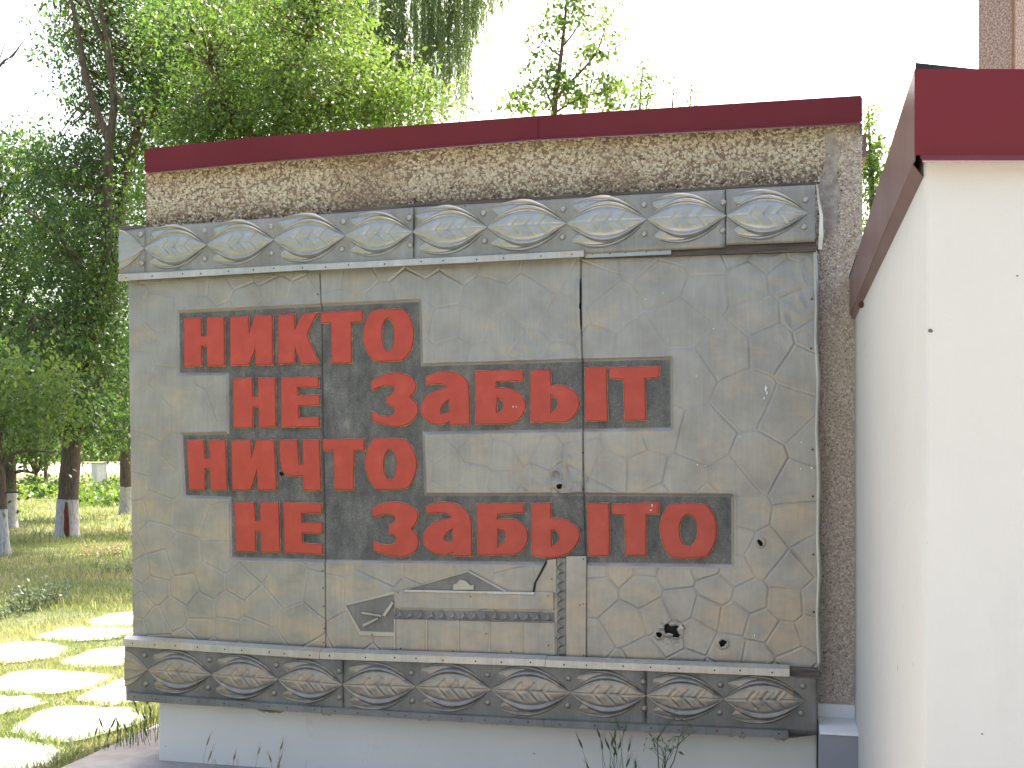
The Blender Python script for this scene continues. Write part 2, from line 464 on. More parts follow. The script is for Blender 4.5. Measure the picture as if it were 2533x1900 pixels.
# ledge with chalky top at the right end of the panel
lz = P(2080, 1812, 0.16)[1]
lx0 = pr0 + 0.004; lx1 = P(2175, 1812, 0.16)[0]
prism('step', [(lx0, 0), (lx1, 0), (lx1, lz - 0.012), (lx0, lz - 0.012)], -0.16, 0.137, M['concrete'], wall, 0.008)
box_obj('step_top', lx0 + 0.002, lx1, -0.166, 0.137, lz - 0.0115, lz, M['whiteledge'], wall)
box_obj('plaster_base', lx0 + 0.002, wr - 0.002, 0.128, 0.139, lz + 0.001, P(2080, 1742, OW)[1], M['whiteledge'], wall)

# maroon fascia in three lapped lengths
ftop = [(357, 369), (624, 340), (1324, 287), (2130, 236)]
fbot = [(359, 425), (624, 399), (1324, 341), (2131, 299)]
OFA = OW + 0.05
for i in range(3):
    of = OFA + 0.006 * (1 if i == 1 else 0)
    a0 = P(*ftop[i], of); a1 = P(*ftop[i + 1], of); b0 = P(*fbot[i], of); b1 = P(*fbot[i + 1], of)
    e = 0.0 if i == 2 else 0.012
    if i < 2:
        dtx = e / (a1[0] - a0[0])
        a1 = (a1[0] + e, a1[1] + (a1[1] - a0[1]) * dtx); b1 = (b1[0] + e, b1[1] + (b1[1] - b0[1]) * dtx)
    fo = prism('roof_fascia', [b0, b1, a1, a0], -of, -of + 0.004, M['maroon'], wall)
    hgt = P(1266, 0, of)[1] - P(1266, 9.0, of)[1]
    V = [(b0[0], -of - 0.001, b0[1]), (b1[0], -of - 0.001, b1[1]), (b1[0], -of - 0.028, b1[1] - hgt), (b0[0], -of - 0.028, b0[1] - hgt)]
    V += [(v[0], v[1] + 0.003, v[2] - 0.004) for v in V]
    mesh_py('drip_lip', V, [[0, 1, 2, 3], [7, 6, 5, 4], [0, 3, 7, 4], [1, 5, 6, 2], [3, 2, 6, 7], [0, 4, 5, 1]], M['hem'], fo)
zl = P(357, 372, OFA)[1]; zr = P(2130, 239, OFA)[1]
xl = P(359, 400, OFA)[0]; xr = P(2130, 270, OFA)[0]
prism('roof', [(xl + 0.004, zl - 0.08), (xr - 0.004, zr - 0.08), (xr - 0.004, zr - 0.003), (xl + 0.004, zl - 0.003)], -OFA + 0.0045, 2.3, M['roofdark'], wall)
# side fascia at the right end
box_obj('side_fascia', xr, xr + 0.006, -OFA + 0.01, 2.3, zr - 0.16, zr, M['maroon2'], wall)
box_obj('side_flashing', wr + 0.001, wr + 0.02, -OW + 0.02, 1.9, zr - 0.26, zr - 0.155, M['maroon2'], wall)

# pebbles as real stones
def pebble_field(name, region, n, rmin, rmax, mat, dens=None, y0=None, rfun=None):
    """region: function (n)-> t,z arrays."""
    t, z = region(n)
    r = rng.uniform(rmin, rmax, len(t))
    # low-poly stone: octahedron half, 5-sided
    k = 5
    ang = rng.uniform(0, 2 * np.pi, len(t))
    asp_ = rng.uniform(0.6, 1.0, len(t)); rot = rng.uniform(0, np.pi, len(t))
    rows = []
    for i in range(k):
        a = ang + 2 * np.pi * i / k + rng.uniform(-.25, .25, len(t))
        ex = np.cos(a) * r; ez = np.sin(a) * r * asp_
        x = ex * np.cos(rot) - ez * np.sin(rot); zz = ex * np.sin(rot) + ez * np.cos(rot)
        rows.append(np.stack([t + x, np.full_like(t, -OW + 0.001), z + zz], 1))
    for i in range(k):
        b = rows[i]; sh = rng.uniform(.5, .8, len(t))[:, None]
        c = np.stack([t, np.zeros_like(t), z], 1)
        q = b.copy(); q[:, 0] = c[:, 0] + (b[:, 0] - c[:, 0]) * sh[:, 0]; q[:, 2] = c[:, 2] + (b[:, 2] - c[:, 2]) * sh[:, 0]
        q[:, 1] = -OW - r * rng.uniform(.35, .8, len(t))
        rows.append(q)
    V = np.stack(rows, 1).reshape(-1, 3)
    m = len(t); base = np.arange(m)[:, None] * (2 * k)
    quads = []
    for i in range(k):
        j = (i + 1) % k
        quads.append(np.stack([base[:, 0] + i, base[:, 0] + j, base[:, 0] + k + j, base[:, 0] + k + i], 1))
    quads.append(np.stack([base[:, 0] + k, base[:, 0] + k + 1, base[:, 0] + k + 2, base[:, 0] + k + 3], 1))
    quads.append(np.stack([base[:, 0] + k, base[:, 0] + k + 3, base[:, 0] + k + 4, base[:, 0] + k + 4], 1)[:0] if False else np.zeros((0, 4), int))
    Fq = np.concatenate(quads)
    # closing triangle as degenerate-free quad is impossible: use a second mesh-free trick (extra centre vertex avoided)
    val = rfun(t, z, len(t))
    o = mesh_np(name, V, Fq, mat, wall, False, {'rnd': np.repeat(val, 2 * k)})
    tag(o, kind='stuff')
    return o

topz_line = lambda t: ztop_l + (ztop_r - ztop_l) * (t - wl) / (wr - wl)
fr_top = lambda t: P(300, 572, OW)[1] + (P(2020, 458, OW)[1] - P(300, 572, OW)[1]) * (t - P(300, 572, OW)[0]) / (P(2020, 458, OW)[0] - P(300, 572, OW)[0])
tx = lambda px: P(px, 450, OW)[0]
def reg_top(n):
    t = rng.uniform(wl + .01, tx(2085), n)
    f = rng.uniform(-0.12, 1.0, n)
    z = fr_top(t) + f * (topz_line(t) - fr_top(t))
    return t, z
def val_top(t, z, n):
    f = (z - fr_top(t)) / (topz_line(t) - fr_top(t))
    v = rng.normal(0.86, 0.2, n)
    dirt = np.clip(0.34 - f, 0, 0.34) / 0.34
    v -= dirt * rng.uniform(0.1, 0.75, n)
    pinkish = np.exp(-((t - tx(905)) / 0.20) ** 4) + 0.7 * np.exp(-((t - tx(1520)) / 0.11) ** 4)
    v = v * (1 - 0.45 * pinkish) + 0.45 * pinkish * 0.40
    return np.clip(v, 0.02, 1)
pebble_field('coarse_pebbles', reg_top, 12500, 0.0066, 0.0126, M['pebble'], rfun=val_top)
M['mortar2'] = simple('pink_render', (0.48, 0.385, 0.31), (0.62, 0.52, 0.44), 14, 0.95, 0, 0.5, 140)
prism('render_strip', [(tx(2030), P(2080, 1755, OW)[1]), (wr - .002, P(2080, 1755, OW)[1]), (wr - .002, ztop_r - .01), (tx(2078), ztop_r - .01), (tx(2062), fr_top(tx(2062)) + .05), (tx(2030), fr_top(tx(2030)) - .05)], -OW - 0.0015, -OW + .01, M['mortar2'], wall)
def reg_right(n):
    t = rng.uniform(tx(2015), wr - .003, n)
    z = rng.uniform(P(2080, 1755, OW)[1], P(2100, 300, OW)[1], n)
    k = ~((t < tx(2040)) & (z > fr_top(t) + .03))
    return t[k], z[k]
pebble_field('fine_pebbles', reg_right, 21000, 0.0046, 0.0088, M['pebble2'], rfun=lambda t, z, n: np.clip(rng.normal(.62, .24, n), 0, 1))
# cement smear in the corner
sm = PP([(2040, 330), (2062, 322), (2070, 350), (2076, 400), (2068, 430), (2080, 470), (2072, 540), (2062, 575), (2046, 590), (2034, 560), (2030, 500), (2032, 450), (2040, 400), (2046, 360)], OW)
sm2 = []
for i in range(len(sm)):
    a = Vector(sm[i]); b = Vector(sm[(i + 1) % len(sm)])
    for f in (0, .25, .5, .75):
        q = a.lerp(b, f); sm2.append((q.x + random.uniform(-.007, .007), q.y + random.uniform(-.009, .009)))
prism('cement_patch', sm2, -OW - 0.0085, -OW + 0.01, M['patch'], wall)

# ------------------------------------------------------------------ relief panel
panel = wall_empty('relief_panel')
tag(panel, 'embossed aluminium panel with raised red Russian lettering between two leaf friezes', 'relief')

# backing carcass
bx0 = P(326, 1000)[0]; bx1 = P(2012, 1000)[0]
zb0 = P(1266, 1770, 0)[1]; zb1l = P(326, 585, 0)[1]; zb1r = P(2012, 470, 0)[1]
prism('backing_board', [(bx0, P(330, 1720, 0)[1]), (bx1, P(2010, 1795, 0)[1]), (bx1, zb1r), (bx0, zb1l)], 0.022, 0.136, M['backing'], panel)

# --- embossed sheets as a height field
def val_noise(x, y, cell, seed):
    r = np.random.default_rng(seed)
    n = 256
    gr = r.uniform(-1, 1, (n, n))
    xi = x / cell + 50; yi = y / cell + 50
    x0 = np.floor(xi).astype(int); y0 = np.floor(yi).astype(int)
    fx = xi - x0; fy = yi - y0
    fx = fx * fx * (3 - 2 * fx); fy = fy * fy * (3 - 2 * fy)
    a = gr[x0 % n, y0 % n]; b = gr[(x0 + 1) % n, y0 % n]; c = gr[x0 % n, (y0 + 1) % n]; d = gr[(x0 + 1) % n, (y0 + 1) % n]
    return (a * (1 - fx) + b * fx) * (1 - fy) + (c * (1 - fx) + d * fx) * fy

def seg_dist(X, Z, poly, closed=True):
    D = np.full(X.shape, 1e9)
    n = len(poly)
    for i in range(n if closed else n - 1):
        ax, az = poly[i]; bx_, bz_ = poly[(i + 1) % n]
        dx, dz = bx_ - ax, bz_ - az
        L = dx * dx + dz * dz
        t = np.clip(((X - ax) * dx + (Z - az) * dz) / L, 0, 1)
        D = np.minimum(D, np.hypot(X - ax - t * dx, Z - az - t * dz))
    return D

def inside(X, Z, poly):
    I = np.zeros(X.shape, bool)
    n = len(poly)
    for i in range(n):
        x1, z1 = poly[i]; x2, z2 = poly[(i + 1) % n]
        if z1 == z2: continue
        c = ((z1 > Z) != (z2 > Z)) & (X < (x2 - x1) * (Z - z1) / (z2 - z1) + x1)
        I ^= c
    return I

def sstep(x, a, b):
    t = np.clip((x - a) / (b - a), 0, 1)
    return t * t * (3 - 2 * t)

TL, TR, BL, BR = P(317, 668), P(2018, 590), P(330, 1618), P(2027, 1690)
NU, NV = 880, 510
uu, vv = np.meshgrid(np.linspace(0, 1, NU), np.linspace(0, 1, NV), indexing='ij')
GX = (TL[0] * (1 - uu) + TR[0] * uu) * (1 - vv) + (BL[0] * (1 - uu) + BR[0] * uu) * vv
GZ = (TL[1] * (1 - uu) + TR[1] * uu) * (1 - vv) + (BL[1] * (1 - uu) + BR[1] * uu) * vv
band = PP([(441, 774), (795, 757), (1036, 745.5), (1040.5, 905.5), (1250, 899), (1657.5, 888), (1659, 1057.5), (1044, 1068.5), (1049, 1226), (1440, 1226), (1809, 1228.5),
           (1809.5, 1396.5), (1450, 1392), (806, 1385), (571.5, 1378.5), (569.5, 1229), (457, 1225), (450, 1076), (564.5, 1074), (563.5, 922), (443, 922)])
# stone seeds (Poisson-like)
sx0, sx1 = GX.min(), GX.max(); sz0, sz1 = GZ.min(), GZ.max()
seeds = []
tries = 0
while tries < 30000 and len(seeds) < 420:
    p = (rng.uniform(sx0, sx1), rng.uniform(sz0, sz1)); tries += 1
    md = 0.148 + 0.035 * math.sin(p[0] * 2.1 + p[1] * 3)
    if all((p[0] - q[0]) ** 2 + ((p[1] - q[1]) * 1.1) ** 2 > md * md for q in seeds):
        seeds.append(p)
S = np.array(seeds)
# warp the coordinates slightly so that the joints are not all perfectly straight
WX = GX + 0.004 * val_noise(GX, GZ, 0.11, 3); WZ = GZ + 0.004 * val_noise(GX, GZ, 0.11, 4)
def cells(X, Z):
    d = (X[..., None] - S[:, 0]) ** 2 + (Z[..., None] - S[:, 1]) ** 2
    i = np.argpartition(d, 2, axis=-1)[..., :2]
    dd = np.take_along_axis(d, i, -1)
    sw = dd[..., 0] > dd[..., 1]
    i0 = np.where(sw, i[..., 1], i[..., 0]); i1 = np.where(sw, i[..., 0], i[..., 1])
    d0 = np.minimum(dd[..., 0], dd[..., 1]); d1 = np.maximum(dd[..., 0], dd[..., 1])
    e = (d1 - d0) / (2 * np.hypot(S[i0, 0] - S[i1, 0], S[i0, 1] - S[i1, 1]) + 1e-9)
    return i0, e
ID = np.zeros(GX.shape, int); ED = np.zeros(GX.shape)
for a in range(0, NU, 60):
    ID[a:a + 60], ED[a:a + 60] = cells(WX[a:a + 60], WZ[a:a + 60])
INB = inside(GX, GZ, band)
DB = seg_dist(GX, GZ, band); SDB = np.where(INB, -DB, DB)          # + outside
seam_a = PP([(790, 660), (795, 757), (795, 900), (797, 1060), (801, 1240), (804, 1400), (806, 1630)])
seam_b = PP([(1437, 600), (1437, 760), (1441, 900), (1442, 1060), (1444, 1240), (1449, 1400), (1449, 1670)])
def seam_t(Z, sm):
    zz = np.array([p[1] for p in sm])[::-1]; tt = np.array([p[0] for p in sm])[::-1]
    return np.interp(Z, zz, tt)
SA = GX - seam_t(GZ, seam_a); SB = GX - seam_t(GZ, seam_b)
SHEET = (SA > 0).astype(int) + (SB > 0).astype(int)
tilt = rng.uniform(-1, 1, (len(S), 2)) * 0.012
lift = rng.uniform(-0.0006, 0.0010, len(S))
stone = sstep(SDB, 0.014, 0.020)
H = np.zeros(GX.shape)
gm = sstep(ED, 0.0, 0.016)
H += stone * (lift[ID] + tilt[ID, 0] * (GX - S[ID, 0]) + tilt[ID, 1] * (GZ - S[ID, 1])) * gm
fade = 0.72 + 0.40 * val_noise(GX, GZ, 0.16, 21)
H += -stone * 0.0036 * np.exp(-(ED / 0.0037) ** 2) * np.clip(fade, 0.35, 1)
H += stone * 0.0007 * np.exp(-((ED - 0.009) / 0.005) ** 2) * np.clip(fade, 0.15, 1)
H += -0.011 * (1 - sstep(SDB, -0.001, 0.016))
H += 0.0016 * np.exp(-((SDB - 0.018) / 0.006) ** 2)
H += 0.0022 * val_noise(GX, GZ, 0.33, 5) + 0.0011 * val_noise(GX, GZ, 0.12, 6) + 0.00030 * val_noise(GX, GZ, 0.035, 7)
# crumpled corner (upper right) and dented spots
def crumple(px, py, rad, amp, seed):
    c = P(px, py); w = np.exp(-(((GX - c[0]) ** 2 + (GZ - c[1]) ** 2) / rad ** 2))
    return amp * w * (1 - 2 * np.abs(val_noise(GX + 0.4 * GZ, GZ - .3 * GX, rad * 0.36, seed)))
H += crumple(1935, 650, 0.17, 0.0045, 31) + crumple(1985, 790, 0.14, 0.003, 32) + crumple(1385, 1180, 0.11, 0.009, 33) + crumple(1340, 880, 0.15, 0.005, 35) + crumple(1664, 1560, 0.05, 0.008, 34) + crumple(1400, 1330, 0.09, 0.006, 36)
lowedge = np.exp(-((GZ - (TL[1] * 0 + P(1266, 1630)[1])) / 0.09) ** 2)
H += 0.004 * lowedge * val_noise(GX, GZ * 0.4, 0.10, 41)
# seams
SEAM = np.maximum(np.exp(-(SA / 0.0030) ** 2), np.exp(-(SB / 0.0030) ** 2))
H += -0.005 * SEAM + 0.0018 * (SHEET == 1)
H += 0.0022 * np.exp(-((SA - 0.008) / 0.005) ** 2) + 0.003 * np.exp(-((SB - 0.008) / 0.005) ** 2)
# gaping tear along the upper part of the second seam
tz0, tz1 = P(1437, 815)[1], P(1437, 690)[1]
gap = (np.abs(SB + 0.002) < 0.0045) & (GZ > tz0) & (GZ < tz1)
H += 0.012 * np.exp(-((SB + 0.012) / 0.02) ** 2) * (SB < 0) * sstep(GZ, tz0 - .02, tz0 + .06) * (1 - sstep(GZ, tz1 - .05, tz1 + .02))
# holes
HOLE = np.zeros(GX.shape, bool)
for hx, hy, hr in ((1880, 1342, 7.5), (1788, 1591, 9), (694.6, 1171.7, 6.5), (1655, 1556, 13), (1672, 1562, 14), (1630, 1570, 7), (1384, 1203, 8)):
    c = P(hx, hy); rr = hr * 0.00196
    jag = rr * (1 + 0.35 * val_noise(GX, GZ, 0.009, int(hx)))
    HOLE |= np.hypot(GX - c[0], GZ - c[1]) < jag
    H += 0.004 * np.exp(-((np.hypot(GX - c[0], GZ - c[1]) - rr - .004) / .006) ** 2)
HOLE |= gap
DARK = 1 - sstep(SDB, -0.003, 0.0035)
# torn-away area beside the house relief: plain sheet
COS = np.stack([GX, -H, GZ], -1)
# normals from the height field
dHx = np.gradient(H, axis=0) / np.gradient(GX, axis=0); dHz = np.gradient(H, axis=1) / np.gradient(GZ, axis=1)
NRM = np.stack([-dHx, -np.ones_like(H), -dHz], -1); NRM /= np.linalg.norm(NRM, axis=-1, keepdims=True)
idx = np.arange(NU * NV).reshape(NU, NV)
Q = np.stack([idx[:-1, :-1], idx[:-1, 1:], idx[1:, 1:], idx[1:, :-1]], -1).reshape(-1, 4)
fl = lambda A: A.ravel()
qh = fl(HOLE)[Q].sum(1) >= 3
Q = Q[~qh]
qc = Q[:, 0]
key = np.where(fl(SDB)[qc] > 0.020, fl(ID)[qc], -1) * 3 + fl(SHEET)[qc]
key = np.where(fl(SDB)[qc] > 0.020, fl(ID)[qc] * 3 + fl(SHEET)[qc], -3 + fl(SHEET)[qc])
CO = COS.reshape(-1, 3); NO = NRM.reshape(-1, 3); DK = fl(DARK); SE = fl(np.clip(SEAM * 1.1, 0, 1))
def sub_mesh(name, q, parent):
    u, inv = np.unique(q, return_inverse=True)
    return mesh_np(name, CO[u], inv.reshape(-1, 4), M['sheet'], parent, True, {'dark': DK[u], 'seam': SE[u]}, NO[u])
order = np.argsort(key, kind='stable'); ks = key[order]
uk, st = np.unique(ks, return_index=True)
groups = {int(k): Q[order[s:e]] for k, s, e in zip(uk, st, list(st[1:]) + [len(ks)])}
sheets = []
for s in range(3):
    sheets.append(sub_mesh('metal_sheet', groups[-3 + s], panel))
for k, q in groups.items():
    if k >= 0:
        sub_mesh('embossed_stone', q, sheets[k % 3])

# --- letters
A_ = (420, 720, 4.88); B_ = (780, 720, 4.88); C_ = (1140, 860, 4.0963); D_ = (420, 1060, 4.88); E_ = (780, 1060, 4.88); F_ = (1140, 1200, 3.16)
def ell(cx, cy, rx, ry, n=22):
    return [(cx + rx * math.cos(2 * math.pi * i / n), cy + ry * math.sin(2 * math.pi * i / n)) for i in range(n)]
LET = [
 ('first line', 'Н', A_, [(175, 330), (380, 325), (385, 545), (450, 540), (450, 318), (658, 315), (662, 905), (455, 908), (448, 665), (385, 668), (388, 905), (180, 915)], None),
 ('first line', 'И', A_, [(730, 312), (950, 305), (960, 510), (1030, 295), (1240, 292), (1245, 890), (1038, 893), (1035, 700), (955, 895), (735, 898)], None),
 ('first line', 'К', A_, [(1310, 288), (1505, 280), (1512, 460), (1605, 275), (1790, 262), (1660, 500), (1665, 560), (1805, 870), (1590, 882), (1515, 690), (1510, 870), (1312, 885)], None),
 ('first line', 'Т', B_, [(70, 262), (570, 232), (575, 370), (432, 380), (440, 868), (202, 870), (192, 385), (72, 385)], None),
 ('first line', 'О', B_, [(690, 230), (1045, 208), (1110, 262), (1155, 345), (1190, 460), (1190, 590), (1155, 720), (1095, 800), (1045, 845), (720, 850), (655, 790), (605, 690), (578, 590), (580, 480), (605, 380), (645, 290)], ell(880, 530, 78, 200)),
 ('second line', 'Н', A_, [(768, 1060), (995, 1048), (1003, 1280), (1072, 1275), (1068, 1050), (1275, 1045), (1283, 1645), (1078, 1645), (1072, 1395), (1008, 1395), (1000, 1648), (772, 1650)], None),
 ('second line', 'Е', A_, [(1345, 1045), (1795, 1035), (1800, 1160), (1545, 1165), (1548, 1255), (1805, 1255), (1808, 1375), (1555, 1385), (1560, 1530), (1808, 1525), (1808, 1640), (1350, 1645)], None),
 ('second line', 'З', B_, [(680, 1085), (780, 1030), (880, 990), (980, 980), (1090, 1000), (1170, 1040), (1210, 1090), (1222, 1150), (1205, 1210), (1145, 1280), (1200, 1330), (1235, 1390), (1243, 1450), (1220, 1510), (1160, 1580), (1080, 1625), (1000, 1640), (880, 1620), (780, 1595), (690, 1570), (685, 1455), (750, 1490), (830, 1512), (910, 1510), (955, 1480), (962, 1430), (940, 1390), (900, 1370), (862, 1370), (862, 1270), (910, 1262), (945, 1225), (960, 1180), (945, 1150), (905, 1138), (840, 1140), (760, 1165), (685, 1205)], None),
 ('second line', 'а', B_, [(1335, 1035), (1430, 995), (1530, 968), (1640, 968), (1720, 990), (1790, 1035), (1835, 1095), (1855, 1170), (1868, 1610), (1625, 1612), (1622, 1575), (1560, 1605), (1480, 1615), (1395, 1598), (1330, 1550), (1285, 1490), (1272, 1420), (1285, 1350), (1330, 1280), (1400, 1225), (1490, 1190), (1560, 1175), (1600, 1160), (1590, 1140), (1520, 1120), (1430, 1120), (1340, 1135)], [(1612, 1318), (1570, 1340), (1530, 1390), (1512, 1440), (1520, 1480), (1560, 1478), (1620, 1462)]),
 ('second line', 'Б', C_, [(145, 235), (635, 228), (635, 335), (360, 345), (358, 408), (440, 405), (530, 420), (600, 460), (645, 520), (660, 580), (650, 640), (610, 710), (540, 762), (480, 772), (150, 775)], [(370, 510), (405, 520), (432, 560), (430, 610), (400, 650), (362, 662)]),
 ('second line', 'Ь, the bowl of Ы', C_, [(708, 232), (905, 225), (915, 385), (1000, 375), (1080, 395), (1150, 440), (1195, 505), (1208, 560), (1190, 630), (1140, 705), (1080, 750), (1040, 757), (708, 757)], [(915, 485), (955, 500), (985, 545), (980, 595), (950, 640), (915, 658)]),
 ('second line', 'І, the stem of Ы', C_, [(1258, 200), (1475, 198), (1482, 480), (1490, 745), (1263, 745)], None),
 ('second line', 'Т', C_, [(1503, 200), (2015, 190), (2010, 300), (1868, 315), (1875, 735), (1660, 740), (1648, 320), (1507, 310)], None),
 ('third line', 'Н', D_, [(210, 145), (410, 140), (425, 365), (495, 365), (468, 145), (675, 138), (685, 480), (695, 740), (495, 742), (490, 490), (428, 488), (425, 738), (240, 740)], None),
 ('third line', 'И', D_, [(745, 145), (978, 140), (992, 335), (1048, 140), (1258, 138), (1275, 400), (1290, 740), (1065, 742), (1055, 505), (980, 740), (760, 742)], None),
 ('third line', 'Ч', D_, [(1322, 140), (1540, 138), (1560, 435), (1610, 432), (1605, 138), (1810, 135), (1815, 400), (1828, 748), (1615, 745), (1608, 575), (1460, 575), (1400, 560), (1360, 515), (1340, 440)], None),
 ('third line', 'Т', E_, [(92, 135), (585, 122), (598, 265), (470, 270), (462, 742), (238, 742), (222, 270), (98, 268)], None),
 ('third line', 'О', E_, [(700, 122), (1070, 118), (1130, 170), (1185, 255), (1220, 360), (1225, 450), (1205, 560), (1160, 660), (1095, 738), (735, 740), (675, 660), (630, 580), (600, 450), (605, 340), (640, 220)], ell(905, 435, 80, 185)),
 ('fourth line', 'Н', D_, [(780, 895), (1020, 890), (1040, 1115), (1098, 1112), (1090, 895), (1315, 890), (1325, 1200), (1332, 1490), (1108, 1495), (1100, 1240), (1040, 1240), (1038, 1488), (808, 1488), (795, 1200)], None),
 ('fourth line', 'Е', D_, [(1372, 890), (1835, 905), (1835, 1022), (1595, 1025), (1598, 1135), (1838, 1138), (1840, 1268), (1598, 1262), (1605, 1385), (1842, 1400), (1842, 1522), (1390, 1500)], None),
 ('fourth line', 'З', E_, [(690, 965), (780, 915), (880, 888), (980, 885), (1090, 905), (1180, 945), (1235, 1000), (1243, 1060), (1225, 1130), (1165, 1210), (1220, 1270), (1250, 1340), (1250, 1410), (1215, 1480), (1140, 1530), (1050, 1550), (900, 1535), (800, 1505), (710, 1478), (708, 1360), (790, 1395), (880, 1410), (950, 1395), (980, 1340), (960, 1290), (920, 1270), (890, 1260), (890, 1170), (930, 1150), (965, 1110), (970, 1070), (940, 1045), (890, 1035), (800, 1045), (700, 1075)], None),
 ('fourth line', 'а', E_, [(1335, 940), (1440, 900), (1560, 888), (1680, 900), (1780, 950), (1850, 1020), (1885, 1100), (1892, 1540), (1670, 1540), (1660, 1500), (1580, 1525), (1500, 1525), (1410, 1495), (1340, 1440), (1300, 1370), (1305, 1280), (1350, 1200), (1430, 1130), (1530, 1100), (1650, 1080), (1625, 1040), (1560, 1020), (1450, 1020), (1345, 1028)], [(1657, 1215), (1600, 1245), (1560, 1300), (1560, 1350), (1600, 1370), (1660, 1360)]),
 ('fourth line', 'Б', F_, [(125, 145), (495, 140), (495, 215), (290, 228), (285, 265), (400, 262), (460, 285), (510, 330), (528, 390), (520, 450), (480, 515), (430, 545), (135, 550)], [(292, 345), (335, 355), (355, 400), (340, 445), (292, 485)]),
 ('fourth line', 'Ь, the dented bowl of Ы', F_, [(553, 145), (705, 138), (705, 255), (790, 260), (860, 285), (915, 335), (935, 385), (920, 440), (880, 500), (820, 552), (680, 575), (555, 550)], [(708, 352), (745, 355), (772, 395), (765, 440), (710, 480)]),
 ('fourth line', 'І, the stem of Ы', F_, [(987, 145), (1155, 140), (1165, 350), (1160, 552), (997, 555)], None),
 ('fourth line', 'Т', F_, [(1185, 150), (1553, 135), (1548, 228), (1450, 228), (1450, 552), (1290, 552), (1280, 235), (1185, 225)], None),
 ('fourth line', 'О', F_, [(1640, 145), (1910, 142), (1955, 190), (1990, 260), (2005, 345), (1995, 430), (1960, 510), (1915, 570), (1655, 575), (1600, 510), (1565, 420), (1555, 330), (1575, 240), (1605, 185)], ell(1780, 355, 72, 125)),
]
def soften(pts, lim=52):
    out = []
    n = len(pts)
    for i in range(n):
        a, b, c = Vector(pts[i - 1]), Vector(pts[i]), Vector(pts[(i + 1) % n])
        ang = math.degrees((b - a).angle(c - b))
        if ang < lim and ang > 4:
            out.append(tuple(b.lerp(a, 0.25))); out.append(tuple(b.lerp(c, 0.25)))
        else:
            out.append(tuple(b))
    return out
def letter_mesh(loops, depth, bev, offset, mat, name):
    cu = bpy.data.curves.new(name, 'CURVE')
    cu.dimensions = '2D'; cu.fill_mode = 'BOTH'
    for lp in loops:
        sp = cu.splines.new('POLY'); sp.points.add(len(lp) - 1)
        for p, q in zip(sp.points, lp): p.co = (q[0], q[1], 0, 1)
        sp.use_cyclic_u = True
    cu.extrude = depth; cu.bevel_depth = bev; cu.bevel_resolution = 2; cu.offset = offset
    ob = bpy.data.objects.new(name, cu)
    col.objects.link(ob)
    dg = bpy.context.evaluated_depsgraph_get()
    me = bpy.data.meshes.new_from_object(ob.evaluated_get(dg))
    bpy.data.objects.remove(ob); bpy.data.curves.remove(cu)
    me.name = name
    me.transform(Matrix.Rotation(R(90), 4, 'X'))      # (x, y, z) -> (x, -z, y)
    me.materials.clear(); me.materials.append(mat)
    return me
YB = 0.0095
for line, ch, (ox, oy, sc), outer, hole in LET:
    to = lambda pts: soften([P(ox + x / sc, oy + y / sc, 0.0) for x, y in pts])
    loops = [to(outer)] + ([to(hole)] if hole else [])
    me = letter_mesh(loops, 0.0012, 0.0085, -0.0075, M['red'], 'letter')
    for p in me.polygons: p.use_smooth = False
    lo = inst('letter', me, panel, (0, YB - 0.0075, 0))
    tag(lo, 'raised red painted letter %s in the %s' % (ch, line))
    me2 = letter_mesh(loops, 0.0014, 0.0, 0.0036, M['gilt'], 'letter_edge')
    inst('letter_edge', me2, lo, (0, 0.0045, 0))

# --- friezes
def grid_quad(name, c, o0, nu, nv, mat, parent, amp=0.002, seed=1, thick=0.006):
    """c = pixel corners TL TR BR BL."""
    a, b, d, e = [P(x, y, o0) for x, y in c]
    u, v = np.meshgrid(np.linspace(0, 1, nu), np.linspace(0, 1, nv), indexing='ij')
    X = (a[0] * (1 - u) + b[0] * u) * (1 - v) + (e[0] * (1 - u) + d[0] * u) * v
    Z = (a[1] * (1 - u) + b[1] * u) * (1 - v) + (e[1] * (1 - u) + d[1] * u) * v
    Hh = amp * val_noise(X, Z, 0.12, seed) + amp * 0.4 * val_noise(X, Z, 0.04, seed + 1)
    edge = np.maximum(np.maximum(u == 0, u == 1), np.maximum(v == 0, v == 1))
    V = np.stack([X, -o0 - Hh, Z], -1).reshape(-1, 3)
    ii = np.arange(nu * nv).reshape(nu, nv)
    q = np.stack([ii[:-1, :-1], ii[:-1, 1:], ii[1:, 1:], ii[1:, :-1]], -1).reshape(-1, 4)
    # skirt
    ring = list(ii[:, 0]) + list(ii[-1, 1:]) + list(ii[-2::-1, -1]) + list(ii[0, -2:0:-1])
    V2 = V[ring].copy(); V2[:, 1] = -o0 + thick
    base = len(V); n = len(ring)
    sk = np.array([[ring[i], base + i, base + (i + 1) % n, ring[(i + 1) % n]] for i in range(n)])
    return mesh_np(name, np.concatenate([V, V2]), np.concatenate([q, sk[:, ::-1]]), mat, parent, False)

